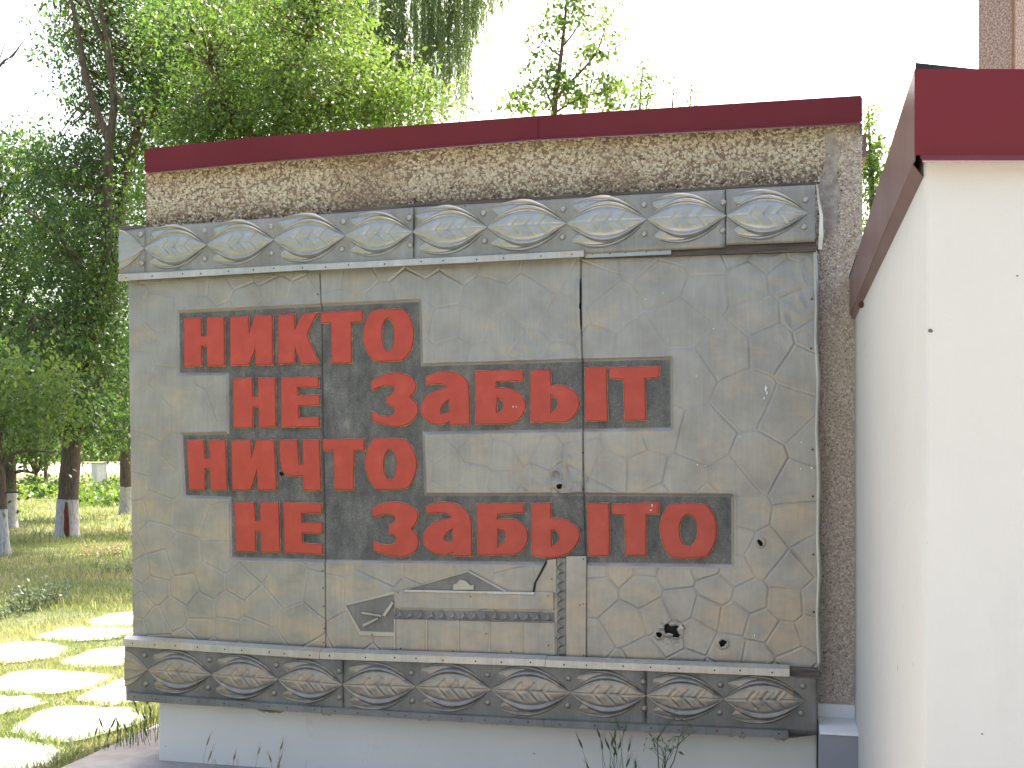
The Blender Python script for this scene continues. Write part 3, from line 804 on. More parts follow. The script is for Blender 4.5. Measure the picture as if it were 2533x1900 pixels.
def leaf_unit(hw, name, mat, veins=True, hgt=0.042):
    na, nb = 61, 33
    a = np.linspace(0, 1, na); b = np.linspace(-1, 1, nb)
    Aa, Bb = np.meshgrid(a, b, indexing='ij')
    w = hw * np.sin(np.pi * Aa ** 0.94) ** (0.95 if veins else 0.9)
    w = np.maximum(w, 0.0)
    Zz = Bb * w
    rim = np.exp(-((np.abs(Bb) - 0.84) / 0.08) ** 2)
    body = np.clip(1 - np.abs(Bb) ** 6, 0, 1)
    end = np.clip(np.sin(np.pi * Aa) * 2.2, 0, 1)
    h = body * 0.40 + rim * 0.60 + 0.22 * np.clip(1 - np.abs(Bb) / 0.66, 0, 1)
    h -= 0.22 * np.exp(-((np.abs(Bb) - 0.68) / 0.05) ** 2)
    if veins:
        inn = (np.abs(Bb) < 0.66)
        h -= inn * 0.20 * np.exp(-(Zz / 0.008) ** 2)
        for va in (0.30, 0.47, 0.64):
            dd = Aa - va - np.abs(Zz) * 0.9
            h -= inn * 0.34 * np.exp(-(dd / 0.014) ** 2) * (np.abs(Zz) < 0.11)
            h += inn * 0.20 * np.exp(-((dd - 0.030) / 0.016) ** 2) * (np.abs(Zz) < 0.11)
    h = h * end
    h = np.where(np.abs(Bb) >= 0.999, -0.05, h)
    V = np.stack([Aa, -h * hgt, Zz], -1).reshape(-1, 3)
    ii = np.arange(na * nb).reshape(na, nb)
    q = np.stack([ii[:-1, :-1], ii[:-1, 1:], ii[1:, 1:], ii[1:, :-1]], -1).reshape(-1, 4)
    o = mesh_np(name, V, q[:, ::-1], mat, None, True)
    me = o.data; bpy.data.objects.remove(o)
    return me

def boss_unit(name, mat):
    bm = bmesh.new()
    bmesh.ops.create_uvsphere(bm, u_segments=14, v_segments=8, radius=1.0)
    bmesh.ops.delete(bm, geom=[v for v in bm.verts if v.co.z < -0.1], context='VERTS')
    for v in bm.verts: v.co.z *= 0.75
    bmesh.ops.rotate(bm, verts=bm.verts, matrix=Matrix.Rotation(R(90), 3, 'X'))
    me = bpy.data.meshes.new(name); bm.to_mesh(me); bm.free()
    for p in me.polygons: p.use_smooth = True
    me.materials.append(mat)
    return me

nail_me = boss_unit('nail', M['rust'])
def nail(parent, px, py, o, r=0.0048):
    t, z = P(px, py, o)
    inst('nail', nail_me, parent, (t, -o + 0.001, z), (0, 0, 0), (r, r * 0.7, r))

OF = 0.042
def frieze(name, sheets_px, tips, mats, label, seed, hgt):
    fz = empty(name, (0, 0, 0), 0, panel)
    fz['label'] = label
    for i, c in enumerate(sheets_px):
        grid_quad('backing_sheet', c, OF + 0.0012 * (i % 2), 60, 12, mats[1], fz, 0.0022, seed + i)
    lc = leaf_unit(0.262, 'leaf', mats[0], True, hgt); ls = leaf_unit(0.205, 'leaf', mats[0], False, hgt * 0.8); bs = boss_unit('boss', mats[0])
    def put(A, B, me, dy):
        d = Vector((B[0] - A[0], B[1] - A[1])); L = d.length
        inst('leaf', me, fz, (A[0], -OF + dy, A[1]), (0, -math.atan2(d.y, d.x), 0), (L, L, L))
    T = [P(x, y, OF) for x, y in tips]
    for i in range(len(T) - 1):
        a = Vector(T[i]); b = Vector(T[i + 1]); d = b - a; L = d.length; n = Vector((-d.y, d.x)) / L
        j = lambda s: random.uniform(-s, s)
        if i == 0:    # the cut-off end piece at the left border
            a2 = b - d * 1.0
        up = a + d * (0.04 + j(.012)) + n * L * (0.215 + j(.012)); dn = a + d * (0.05 + j(.012)) - n * L * (0.215 + j(.012))
        put(up, b - d * 0.01 + n * L * 0.015, ls, 0.0015); put(dn, b - d * 0.02 - n * L * 0.03, ls, 0.002)
        put(a, b, lc, -0.005)
    for i in range(len(T)):
        for s in (-1, 1):
            px, py = tips[i]
            t, z = P(px - 8 + random.uniform(-3, 3), py + s * (34 + random.uniform(-2, 2)), OF)
            inst('boss', bs, fz, (t, -OF, z), (0, 0, 0), (0.0155, 0.0155, 0.0155))
    return fz

top_tips = [(358, 615), (513, 606), (678, 593), (855, 584), (1022, 574), (1206, 562), (1402, 553), (1601, 543), (1797, 534), (1999, 528)]
bot_tips = [(367, 1656), (524, 1668), (689, 1680), (848, 1693), (1029, 1698), (1216, 1705), (1412, 1713), (1599, 1720), (1791, 1729), (1992, 1732)]
top = frieze('upper_frieze', [[(294, 572), (357.5, 565), (357.5, 682), (294, 684)], [(358.5, 563), (1022, 513), (1022, 650), (358.5, 680)], [(1025, 513), (1794, 469), (1794, 612), (1025, 648)], [(1796, 468), (2017, 457), (2017, 598), (1796, 606)]],
             top_tips, (M['frieze'], M['frieze_bg']), 'pale upper frieze of embossed leaves', 100, 0.052)
bot = frieze('lower_frieze', [[(308, 1590), (848, 1622), (848, 1768), (312, 1733)], [(850, 1622), (1597, 1650), (1597, 1805), (850, 1768)], [(1599, 1650), (2022, 1664), (2022, 1818), (1599, 1805)]],
             bot_tips, (M['low'], M['low_bg']), 'darker lower frieze of embossed leaves', 140, 0.050)
# cut-off leaf ends at the left edge of both friezes
def half_leaf(fz, mat, tip, x0, up, dn, o, hgt):
    Tn = P(*tip, o)
    L = P(tip[0], tip[1], o)[0] - P(x0, tip[1], o)[0]
    na, nb = 16, 15
    a = np.linspace(0, 1, na); b = np.linspace(-1, 1, nb)
    Aa, Bb = np.meshgrid(a, b, indexing='ij')
    for k, (zc0, hw0, dy) in enumerate(((0.0, 0.48, -.004), (0.42, 0.30, 0.0), (-0.42, 0.30, 0.0))):
        w = hw0 * L * (1 - Aa ** 1.6) + 0.001
        zc = zc0 * L * (1 - Aa ** 1.4)
        X = Tn[0] - L + Aa * L; Z = Tn[1] + zc + Bb * w
        h = (0.4 * np.clip(1 - np.abs(Bb) ** 6, 0, 1) + 0.5 * np.exp(-((np.abs(Bb) - .84) / .1) ** 2) + .25 * np.exp(-(Bb / .06) ** 2)) * hgt
        h = np.where(np.abs(Bb) > .99, -.001, h) * np.clip((1 - Aa) * 4, 0.1, 1)
        V = np.stack([X, -o - h + dy, Z], -1).reshape(-1, 3)
        ii = np.arange(na * nb).reshape(na, nb)
        q = np.stack([ii[:-1, :-1], ii[:-1, 1:], ii[1:, 1:], ii[1:, :-1]], -1).reshape(-1, 4)
        mesh_np('leaf', V, q[:, ::-1], mat, fz, True)
half_leaf(top, M['frieze'], (357, 615), 296, 0, 0, OF, 0.014)
half_leaf(bot, M['low'], (366, 1656), 310, 0, 0, OF, 0.014)
# nails on the frieze sheets
for (x, y) in ((1024, 540), (1024, 575), (1024, 610), (1794, 478), (1795, 530), (1797, 545), (1290, 507), (1500, 495), (1430, 500), (1660, 480), (1900, 466), (1990, 464), (358, 620), (358, 660), (1150, 510), (1240, 628), (1330, 622)):
    nail(top, x, y, OF, 0.0036)
for (x, y) in ((849, 1640), (849, 1690), (849, 1750), (1598, 1700), (1598, 1725), (1598, 1775), (1040, 1772), (1130, 1775), (1260, 1780), (460, 1725), (600, 1735), (720, 1745)):
    nail(bot, x, y, OF, 0.0036)

# wooden battens behind the friezes
def strip(name, top_l, top_r, bot_r, bot_l, o, th, mat, parent, nails=0, nr=0.0048, jag=0.0):
    pts = PP([top_l, top_r, bot_r, bot_l], o)
    so = prism(name, pts[::-1], -o, -o + th, mat, parent)
    for i in range(nails):
        f = (i + 0.5 + random.uniform(-.15, .15)) / nails
        nail(so, top_l[0] + f * (top_r[0] - top_l[0]), (top_l[1] + bot_l[1]) / 2 + f * ((top_r[1] + bot_r[1]) / 2 - (top_l[1] + bot_l[1]) / 2) + random.uniform(-1.5, 1.5), o, nr)
    return so
strip('wooden_batten', (296, 558), (362, 560), (362, 585), (296, 580), OF - 0.012, 0.05, M['batten'], panel)
strip('wooden_batten', (820, 520), (1030, 504), (1030, 530), (820, 545), OF - 0.010, 0.06, M['batten'], panel)
strip('wooden_batten', (1030, 502), (2018, 450), (2018, 476), (1030, 530), OF - 0.008, 0.06, M['batten'], panel)
strip('wooden_batten', (1440, 600), (2019, 590), (2019, 621), (1440, 640), OF - 0.016, 0.05, M['batten'], panel)
strip('wooden_batten', (1950, 1652), (2024, 1656), (2026, 1680), (1950, 1676), OF + 0.001, 0.05, M['batten'], panel)
strip('wooden_batten', (1950, 1800), (2022, 1806), (2022, 1818), (1950, 1826), OF - 0.012, 0.05, M['batten'], panel)
# metal trim strips
def trim(name, l, r, hl, hr, o, mat, nails, flange=True, up=0.012):
    """strip whose lower face is vertical and whose upper flange leans back."""
    a = P(l[0], l[1], o); b = P(r[0], r[1], o); c = P(r[0], r[1] + hr, o); d = P(l[0], l[1] + hl, o)
    fo = 0.014 if flange else 0.003
    V = [(a[0], -o, a[1]), (b[0], -o, b[1]), (c[0], -o, c[1]), (d[0], -o, d[1]),
         (a[0], -o + 0.03, a[1] + up), (b[0], -o + 0.03, b[1] + up), (c[0], -o + 0.012, c[1]), (d[0], -o + 0.012, d[1])]
    so = mesh_py(name, V, [[0, 1, 2, 3], [4, 5, 1, 0], [3, 2, 6, 7], [7, 6, 5, 4], [0, 3, 7, 4], [1, 5, 6, 2]], mat, panel)
    for i in range(nails):
        f = (i + 0.5 + random.uniform(-.2, .2)) / nails
        x = l[0] + f * (r[0] - l[0]); y = l[1] + f * (r[1] - l[1]) + 0.5 * (hl + (hr - hl) * f)
        nail(so, x, y + random.uniform(-1.5, 1.5), o, 0.0046)
    return so
trim('metal_strip', (292, 679), (772, 653), 16, 14, OF + 0.022, M['trim'], 8)
trim('metal_strip', (763, 654), (1444, 620), 15, 15, OF + 0.026, M['trim'], 9)
strip('metal_strip', (1446, 621), (1660, 612), (1660, 629), (1446, 638), OF - 0.004, 0.006, M['frieze'], panel, 5, 0.0042)
strip('metal_strip', (318, 694), (792, 668), (792, 676), (318, 705), 0.010, 0.008, M['frieze'], panel, 10, 0.0035)
trim('metal_strip', (305, 1581), (790, 1613), 18, 17, OF + 0.020, M['trim'], 9, up=0.016)
trim('metal_strip', (791, 1613), (1348, 1632), 17, 17, OF + 0.022, M['trim'], 8, up=0.016)
trim('metal_strip', (1349, 1633), (1953, 1656), 17, 18, OF + 0.020, M['trim'], 8, up=0.016)
trim('metal_strip', (312, 1714), (795, 1750), 18, 15, OF + 0.026, M['trim_dark'], 9, up=0.004)
trim('metal_strip', (796, 1750), (1345, 1782), 15, 17, OF + 0.024, M['trim_dark'], 9, up=0.004)
trim('metal_strip', (1346, 1782), (1950, 1808), 17, 19, OF + 0.026, M['trim_dark'], 8, up=0.004)
# right-hand edge strips of the field, curled outward
ep = [(2017, 620), (2021, 760), (2019, 840), (2025, 940), (2021, 1060), (2026, 1180), (2024, 1330), (2027, 1420), (2023, 1520), (2027, 1640)]
V = []; Fc = []
for i, (x, y) in enumerate(ep):
    t, z = P(x, y, 0.0)
    w = 0.006 + 0.006 * (i % 2)
    V += [(t - 0.010, -0.004, z), (t + 0.001, -0.008 - w * .4, z), (t + w, 0.010, z)]
for i in range(len(ep) - 1):
    for k in range(2):
        Fc.append([i * 3 + k, i * 3 + k + 1, i * 3 + k + 4, i * 3 + k + 3])
mesh_py('edge_strip', V, Fc, M['trim'], panel, True)
V = []; Fc = []
for i, (x, y, w) in enumerate(((2019, 455, 4), (2022, 490, 6), (2027, 530, 9), (2026, 580, 11), (2024, 616, 9))):
    a = P(x, y, OF); b = P(x + w, y + 1, OF - .02)
    V += [(a[0], -OF, a[1]), (b[0], -OF + .03, b[1])]
for i in range(4): Fc.append([2 * i, 2 * i + 1, 2 * i + 3, 2 * i + 2])
mesh_py('edge_strip', V, Fc, M['trim'], panel)
# nails along seams and right edge
for (x, y) in [(792, 728), (804, 1412), (805, 1455), (806, 1500), (808, 1555), (806, 1590)]:
    nail(panel, x - 6, y, 0.004, 0.004)
for (x, y) in [(1438, 775), (1441, 830), (1440, 895), (1441, 1120), (1443, 1160), (1442, 1210), (1446, 1300), (1450, 1495), (1450, 1560), (1447, 1620)]:
    nail(panel, x, y, 0.004, 0.004)
for (x, y) in [(2008, 740), (2006, 862), (2010, 1112), (2011, 1228), (2012, 1372), (2013, 1514)]:
    nail(panel, x, y, 0.004, 0.005)

# --- house relief in the lower middle
G = lambda x, y: (820 + x / 3.16, 1370 + y / 3.16)
house = empty('house_relief', (0, 0, 0), 0, panel)
house['label'] = 'small embossed house front with zigzag eaves below the lettering'
def hp(name, pts, o0, o1, mat, bevel=0.0, par=house):
    return prism(name, [P(*G(x, y), o0) for x, y in pts][::-1], -o0, -o1, mat, par, bevel)
for nm in ('wall_panel', 'roof_plate', 'post_plate', 'base_rail', 'pilaster'): pass
hp('pointed_field', [(108, 405), (488, 318), (488, 612), (222, 606)], 0.006, -0.004, M['low_bg'])
for a, b, c, d in (((95, 400), (490, 290), (490, 318), (108, 408)), ((95, 402), (112, 408), (228, 604), (205, 612)), ((205, 604), (488, 612), (488, 648), (215, 640))):
    hp('moulding', [a, b, c, d], 0.011, 0.0, M['frieze'], 0.0025)
hp('crossed_stick', [(232, 452), (388, 478), (386, 494), (236, 470)], 0.016, 0.004, M['frieze'], 0.002)
hp('crossed_stick', [(240, 552), (360, 498), (366, 510), (250, 574)], 0.016, 0.004, M['frieze'], 0.002)
hp('crossed_stick', [(392, 486), (470, 372), (488, 384), (420, 490)], 0.018, 0.004, M['frieze'], 0.002)
hp('pediment', [(572, 280), (1076, 134), (1366, 298)], 0.010, -0.004, M['low_bg'])
hp('moulding', [(560, 282), (1074, 128), (1080, 140), (590, 280)], 0.015, 0.0, M['frieze'], 0.002)
hp('moulding', [(1072, 130), (1372, 292), (1350, 298), (1070, 146)], 0.015, 0.0, M['frieze'], 0.002)
# crumpled leaf in the pediment
lv = []
for k in range(7):
    x = 950 + k * 27; yt = (240, 232, 200, 205, 218, 248, 242)[k]
    lv.append((x, yt))
lp = [(950, 284)] + lv + [(1110, 284)]
hp('crumpled_leaf', lp, 0.020, 0.006, M['frieze'], 0.003)
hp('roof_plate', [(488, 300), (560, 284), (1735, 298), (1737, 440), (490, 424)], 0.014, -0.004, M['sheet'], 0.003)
hp('roof_lip', [(575, 280), (1590, 300), (1585, 322), (560, 300)], 0.022, 0.012, M['trim'], 0.003)
vx = [492, 742, 990, 1232, 1488, 1738]
for i in range(5):
    y0 = 512 + (540 - 512) * i / 5; y1 = 516 + (540 - 512) * (i + 1) / 5 - 4
    b0 = 760 + 36 * i / 5; b1 = 760 + 36 * (i + 1) / 5
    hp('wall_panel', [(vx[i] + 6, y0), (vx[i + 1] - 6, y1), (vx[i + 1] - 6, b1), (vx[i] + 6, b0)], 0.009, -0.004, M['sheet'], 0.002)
for i in range(6):
    y0 = 508 + 28 * i / 5; b0 = 762 + 36 * i / 5
    hp('pilaster', [(vx[i] - 6, y0), (vx[i] + 6, y0), (vx[i] + 6, b0), (vx[i] - 6, b0)], 0.015, 0.0, M['frieze'], 0.003)
hp('base_rail', [(488, 764), (1740, 800), (1740, 822), (488, 778)], 0.014, 0.0, M['frieze'], 0.003)
def zig(name, p0, p1, h, n, o, flip):
    """row of raised pyramids between two pixel points (crop space); h = height vector in crop space."""
    hp(name + '_ground', [p0, p1, (p1[0] + h[0], p1[1] + h[1]), (p0[0] + h[0], p0[1] + h[1])], o, -0.004, M['low_bg'])
    V = []; Fc = []
    for i in range(n):
        f0 = i / n; f1 = (i + 1) / n; fm = (f0 + f1) / 2
        base0 = (p0[0] + (p1[0] - p0[0]) * f0, p0[1] + (p1[1] - p0[1]) * f0)
        base1 = (p0[0] + (p1[0] - p0[0]) * f1, p0[1] + (p1[1] - p0[1]) * f1)
        bm_ = (p0[0] + (p1[0] - p0[0]) * fm, p0[1] + (p1[1] - p0[1]) * fm)
        if flip:
            A = (base0[0] + h[0], base0[1] + h[1]); B = (base1[0] + h[0], base1[1] + h[1]); Cc = (bm_[0] + h[0] * .05, bm_[1] + h[1] * .05)
        else:
            A, B, Cc = base0, base1, (bm_[0] + h[0] * .95, bm_[1] + h[1] * .95)
        ctr = ((A[0] + B[0] + Cc[0] * 1.2) / 3.2, (A[1] + B[1] + Cc[1] * 1.2) / 3.2)
        k = len(V)
        for q, oo in ((A, o + .001), (B, o + .001), (Cc, o + .001), (ctr, o + 0.016)):
            t, z = P(*G(*q), oo); V.append((t, -oo, z))
        Fc += [[k, k + 1, k + 3], [k + 1, k + 2, k + 3], [k + 2, k, k + 3]]
    mesh_py(name, V, Fc, M['frieze'], house)
zig('zigzag_eaves', (496, 438), (1740, 462), (0, 68), 15, 0.008, True)
zig('zigzag_post', (1762, 36), (1762, 820), (68, 0), 11, 0.008, False)
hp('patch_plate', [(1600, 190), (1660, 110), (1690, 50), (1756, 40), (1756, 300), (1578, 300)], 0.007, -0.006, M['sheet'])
hp('torn_edge', [(1572, 300), (1582, 230), (1625, 150), (1672, 62), (1684, 66), (1640, 152), (1596, 228), (1586, 300)], 0.016, 0.0, M['backing'])
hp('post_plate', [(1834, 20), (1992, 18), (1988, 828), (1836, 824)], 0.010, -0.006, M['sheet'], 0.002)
for x, y in ((500, 480), (520, 302), (1204, 312), (1694, 330), (1210, 626), (1696, 716), (1704, 520), (1970, 42), (1970, 392), (1970, 790), (540, 740), (316, 632), (1086, 335), (948, 760), (1405, 765), (1940, 400), (1722, 198)):
    t, z = P(*G(x, y), 0.014)
    inst('nail', nail_me, house, (t, -0.0145, z), (0, 0, 0), (0.0034, 0.003, 0.0034))
# torn flaps round the big hole
for k, (x, y, w, h_, rx) in enumerate(((1636, 1553, 11, 9, 25), (1684, 1557, 10, 22, -30), (1655, 1570, 14, 7, 20), (1664, 1545, 9, 6, 40))):
    pts = PP([(x - w, y), (x, y - h_ * .6), (x + w * .8, y - h_ * .2), (x + w * .5, y + h_ * .7), (x - w * .4, y + h_ * .5)], 0.006)
    V = [(p[0], -0.006 - 0.006 * (i % 3), p[1]) for i, p in enumerate(pts)]
    mesh_py('torn_flap', V, [[0, 1, 2], [0, 2, 3], [0, 3, 4]], M['trim'], panel)

# flaking ochre edge of the plaster under the lower strip
M['ochre'] = simple('flaking_plaster_edge', (0.30, 0.24, 0.12), (0.55, 0.50, 0.38), 30, 0.95, 0, 0.5, 60)
for k in range(26):
    x = random.uniform(480, 1960); y = 1740 + (x - 400) * (1826 - 1740) / 1550
    w = random.uniform(8, 34); hgt = random.uniform(3, 10)
    pts = PP([(x - w, y - 8), (x + w, y - 6), (x + w * .7, y + hgt * .4), (x + w * .3, y + hgt), (x - w * .1, y + hgt * .5), (x - w * .5, y + hgt * .9), (x - w * .8, y + hgt * .2)], -0.045)
    prism('flaking_edge', pts[::-1], 0.045, 0.051, M['ochre'], wall)
M['splash'] = simple('white_splash', (0.75, 0.75, 0.73), (0.85, 0.85, 0.83), 30, 0.8, 0, 0)
for (x, y, w, h_) in ((1894, 960, 3, 8), (1897, 972, 2, 5), (1890, 985, 1.5, 4), (1830, 1080, 2.5, 1.5), (1982, 1094, 1.2, 3), (1981, 1160, 2, 2), (2008, 1157, 2.5, 2.5), (1613, 1250, 1.2, 5), (1610, 1262, 2.5, 1.5), (1866, 1572, 1, 5), (1722, 930, 1.5, 2), (1269, 1006, 1, 3), (1277, 1006, 1, 3), (1765, 813, 1.5, 1.5), (1640, 725, 1.5, 1.5), (1597, 740, 2, 1), (1745, 1152, 1.5, 1), (1725, 1150, 1.5, 1.5), (1302, 1270, 1, 1)):
    pts = PP([(x + w * math.cos(a) * random.uniform(.6, 1.2), y + h_ * math.sin(a) * random.uniform(.6, 1.2)) for a in np.linspace(0, 6.28, 8)[:-1]], 0.012)
    prism('paint_splash', pts[::-1], -0.0135, -0.004, M['splash'], panel)

# ------------------------------------------------------------------ wing wall on the right
wing = empty('wing_wall', (0.935, 2.57, 0))
tag(wing, 'smooth cream-painted low wall with maroon metal cap at the right edge', 'wall')
dirv = Vector((0.237, 0.971)).normalized()
def wg(x, s):           # x along the front, s back along the left face
    return (x + dirv.x * s, dirv.y * s)
h_w = (HZ - 395) * 2.57 / F + EYE
def wing_prism(name, pts, z0, z1, mat, par=wing, bevel=0.0):
    n = len(pts)
    zt0 = z0 if isinstance(z0, list) else [z0] * n
    zt1 = z1 if isinstance(z1, list) else [z1] * n
    V = [(p[0], p[1], z) for p, z in zip(pts, zt0)] + [(p[0], p[1], z) for p, z in zip(pts, zt1)]
    Fc = [list(range(n))[::-1], list(range(n, 2 * n))] + [[i, (i + 1) % n, (i + 1) % n + n, i + n] for i in range(n)]
    o = mesh_py(name, V, Fc, mat, par)
    if bevel:
        bm = bmesh.new(); bm.from_mesh(o.data)
        bmesh.ops.bevel(bm, geom=[e for e in bm.edges], offset=bevel, segments=3, affect='EDGES', profile=0.5)
        bm.to_mesh(o.data); bm.free()
        for p in o.data.polygons: p.use_smooth = False
    return o
SB_ = 2.93
wing_prism('wall', [wg(0, 0), wg(2.2, 0), wg(2.2, SB_), wg(0, SB_)], 0, h_w + 0.05, M['cream'], bevel=0.012)
zt = EYE + (HZ - 171) * 2.545 / F; zf = EYE + (HZ - 384) * 2.545 / F
# cap: front fascia, left fascia, lips
ov = 0.026
fx0 = -0.030
ff = wing_prism('cap_fascia', [(fx0, -ov), (2.2, -ov), (2.2, -ov + .004), (fx0 + 0.002, -ov + .004)], zf, zt, M['maroon'])
mesh_py('drip_lip', [(fx0 + .012, -ov - .001, zf), (2.2, -ov - .001, zf), (2.2, -ov - 0.022, zf - 0.018), (fx0 + 0.010, -ov - 0.022, zf - 0.018), (fx0 + .012, -ov + .003, zf - .004), (2.2, -ov + .003, zf - .004), (2.2, -ov - .02, zf - .021), (fx0 + .010, -ov - .02, zf - .021)],
        [[0, 1, 2, 3], [7, 6, 5, 4], [0, 3, 7, 4], [3, 2, 6, 7], [1, 5, 6, 2], [0, 4, 5, 1]], M['hem'], ff)
s0 = (fx0, -ov); s1 = (fx0 + dirv.x * (SB_ + .02), -ov + dirv.y * (SB_ + .02))
zfar_t = zt - 0.10; zfar_b = zf - 0.10
lf = mesh_py('cap_side', [(s0[0], s0[1] + .001, zf - .01), (s1[0], s1[1], zf - .012), (s1[0], s1[1], zt - .03), (s0[0], s0[1] + .001, zt), (s0[0] + .004, s0[1] + .005, zf - .01), (s1[0] + .004, s1[1], zf - .012), (s1[0] + .004, s1[1], zt - .03), (s0[0] + .004, s0[1] + .005, zt)],
             [[0, 1, 2, 3], [7, 6, 5, 4], [3, 2, 6, 7], [0, 4, 5, 1], [0, 3, 7, 4], [1, 5, 6, 2]], M['maroon2'], wing)
# inner hem of the side cap
mesh_py('cap_hem', [(s0[0] + .006, s0[1] + .03, zf - .012), (s1[0] + .006, s1[1], zf - .014), (s1[0] + .030, s1[1], zf - .040), (s0[0] + .030, s0[1] + .03, zf - .042)], [[0, 1, 2, 3]], M['maroon2'], wing)
wing_prism('cap_top', [(fx0 + .005, -ov + .005), (2.2, -ov + .005), wg(2.2, SB_), wg(fx0 + .005, SB_)], zt - 0.02, [zt - .004, zt - .004, zt - .034, zt - .034], M['roofdark'])
# dark raised back edge of the cap
mesh_py('cap_back_edge', [(-0.0085, 0.03, zt + .0), (1.4, 0.03, zt), (1.4, 0.035, zt + .016), (0.13, 0.03, zt + .0195), (-0.0085, 0.03, zt + .034)], [[0, 1, 2, 3, 4]], M['roofdark'], wing)
# rust-red bolt heads and hook under the hem
for s, zz in ((2.05, h_w - .055), (2.86, h_w - .12)):
    p = wg(-0.012, s)
    inst('bolt', nail_me, wing, (p[0], p[1], zz), (0, 0, R(-60)), (0.012, 0.02, 0.014))

M['chip'] = simple('paint_chip', (0.10, 0.08, 0.07), (0.22, 0.19, 0.17), 60, 0.95, 0, 0)
for (x, s_, z, w, h_, left) in ((0, 2.0, 2.06, .006, .030, 1), (0, 1.95, 2.01, .005, .014, 1), (0, .62, 1.02, .004, .022, 1), (.003, 0, 1.895, .006, .012, 0), (.20, 0, 2.02, .003, .004, 0), (.12, 0, .98, .003, .004, 0), (.23, 0, 1.30, .002, .003, 0)):
    ring = [(math.cos(a) * w * random.uniform(.6, 1.2), math.sin(a) * h_ * .5 * random.uniform(.6, 1.2)) for a in np.linspace(0, 6.28, 8)[:-1]]
    if left:
        p = wg(0, s_); V = [(p[0] + dirv.x * r_[0] - .0012, p[1] + dirv.y * r_[0], z + r_[1]) for r_ in ring]
    else:
        V = [(x + .012 + r_[0], -.0012, z + r_[1]) for r_ in ring]
    c_ = (sum(v[0] for v in V) / 7 + (-.0006 if left else 0), sum(v[1] for v in V) / 7 - .0006, z)
    mesh_py('paint_chip', V + [c_], [[i, (i + 1) % 7, 7] for i in range(7)], M['chip'], wing)

# tall pillar behind the wing wall
pil = empty('pillar', at(2508, 1500, 8.0)[:2] + (0,), R(14))
tag(pil, 'tall brown pebble-dashed pillar rising behind the maroon-capped wing wall', 'pillar')
M['pillar'] = simple('brown_pebble_dash', (0.22, 0.13, 0.10), (0.58, 0.47, 0.41), 70, 0.95, 0, 0.8, 90, lo=0.4, hi=0.7)
M['bead'] = simple('reddish_corner_render', (0.22, 0.10, 0.07), (0.32, 0.17, 0.12), 20, 0.95, 0, 0.3)
box_obj('shaft', -0.0, 1.2, 0.0, 0.27, 0, 5.6, M['pillar'], pil, 0.012)
box_obj('corner_bead', -0.004, 0.014, -0.004, 0.014, 0, 5.61, M['bead'], pil)
pil.rotation_euler = (0, 0, R(38))

# ------------------------------------------------------------------ vegetation
def leaf_cards(cent, nrm_bias, size, aspect, rndv, down=0.0):
    """rhombic leaves; cent (n,3)."""
    n = len(cent)
    d = rng.normal(0, 1, (n, 3)); d[:, 2] -= down * 2.5
    d /= np.linalg.norm(d, axis=1, keepdims=True)
    nn = rng.normal(0, 1, (n, 3)) + np.array(nrm_bias)
    s = np.cross(d, nn); s /= np.linalg.norm(s, axis=1, keepdims=True) + 1e-9
    up = np.cross(s, d)
    L = size * rng.uniform(0.7, 1.3, n)[:, None]; W = L * aspect * 0.5
    p0 = cent; p1 = cent + d * L * 0.45 + s * W + up * L * 0.06; p2 = cent + d * L - up * L * 0.10; p3 = cent + d * L * 0.45 - s * W + up * L * 0.06
    V = np.stack([p0, p1, p2, p3], 1).reshape(-1, 3)
    Fq = np.arange(4 * n).reshape(n, 4)
    return V, Fq, np.repeat(rndv, 4)

def ell_pts(n, c, r, hollow=0.25):
    d = rng.normal(0, 1, (n, 3)); d /= np.linalg.norm(d, axis=1, keepdims=True)
    u = rng.uniform(hollow ** 3, 1, n) ** (1 / 3)
    return np.array(c) + d * u[:, None] * np.array(r)

def crown(name, ells, mat, parent, clumps, per, size, aspect=0.55, crad=0.32, down=0.2, twigs=None, rbase=0.5, avoid=None):
    """ells: list of (centre, radii, weight) in world space."""
    wts = np.array([e[2] for e in ells], float); wts /= wts.sum()
    C = []; Rv = []
    for e, w in zip(ells, wts):
        k = max(1, int(clumps * w)); C.append(ell_pts(k, e[0], e[1])); Rv.append(np.full(k, e[3] if len(e) > 3 else rbase))
    C = np.concatenate(C); Rv = np.concatenate(Rv)
    if avoid is not None:
        keep = ~avoid(C); C = C[keep]; Rv = Rv[keep]
    # leaves of a clump sit on a drooping spray
    ax = rng.normal(0, 1, (len(C), 3)); ax[:, 2] = ax[:, 2] * 0.4 - 0.25; ax /= np.linalg.norm(ax, axis=1, keepdims=True)
    t = rng.uniform(-1, 1, (len(C), per, 1))
    pts = C[:, None, :] + ax[:, None, :] * t * crad * 1.5 + rng.normal(0, crad * 0.42, (len(C), per, 3)) * np.array([1, 1, 0.75])
    rv = np.clip(Rv[:, None] + rng.normal(0, 0.14, (len(C), 1)) + rng.normal(0, 0.17, (len(C), per)), 0, 1)
    V, Fq, rr = leaf_cards(pts.reshape(-1, 3), (0, 0, 1.0), size, aspect, rv.ravel(), down)
    loc = parent.matrix_basis.translation
    V = V - np.array(loc)
    return mesh_np(name, V, Fq, mat, parent, False, {'rnd': rr}), C

def wood(name, paths, mat, parent, seg=8, wob=0.12):
    """one mesh for a connected trunk and limbs."""
    V = []; Fc = []
    loc = parent.location
    for pts, rad in paths:
        p, r = smooth_path(pts, rad, 4)
        v, f = tube_arrays([Vector(q) - loc for q in p], r, seg, wob)
        k = len(V); V += v; Fc += [[i + k for i in q] for q in f]
    return mesh_py(name, V, Fc, mat, parent, True)

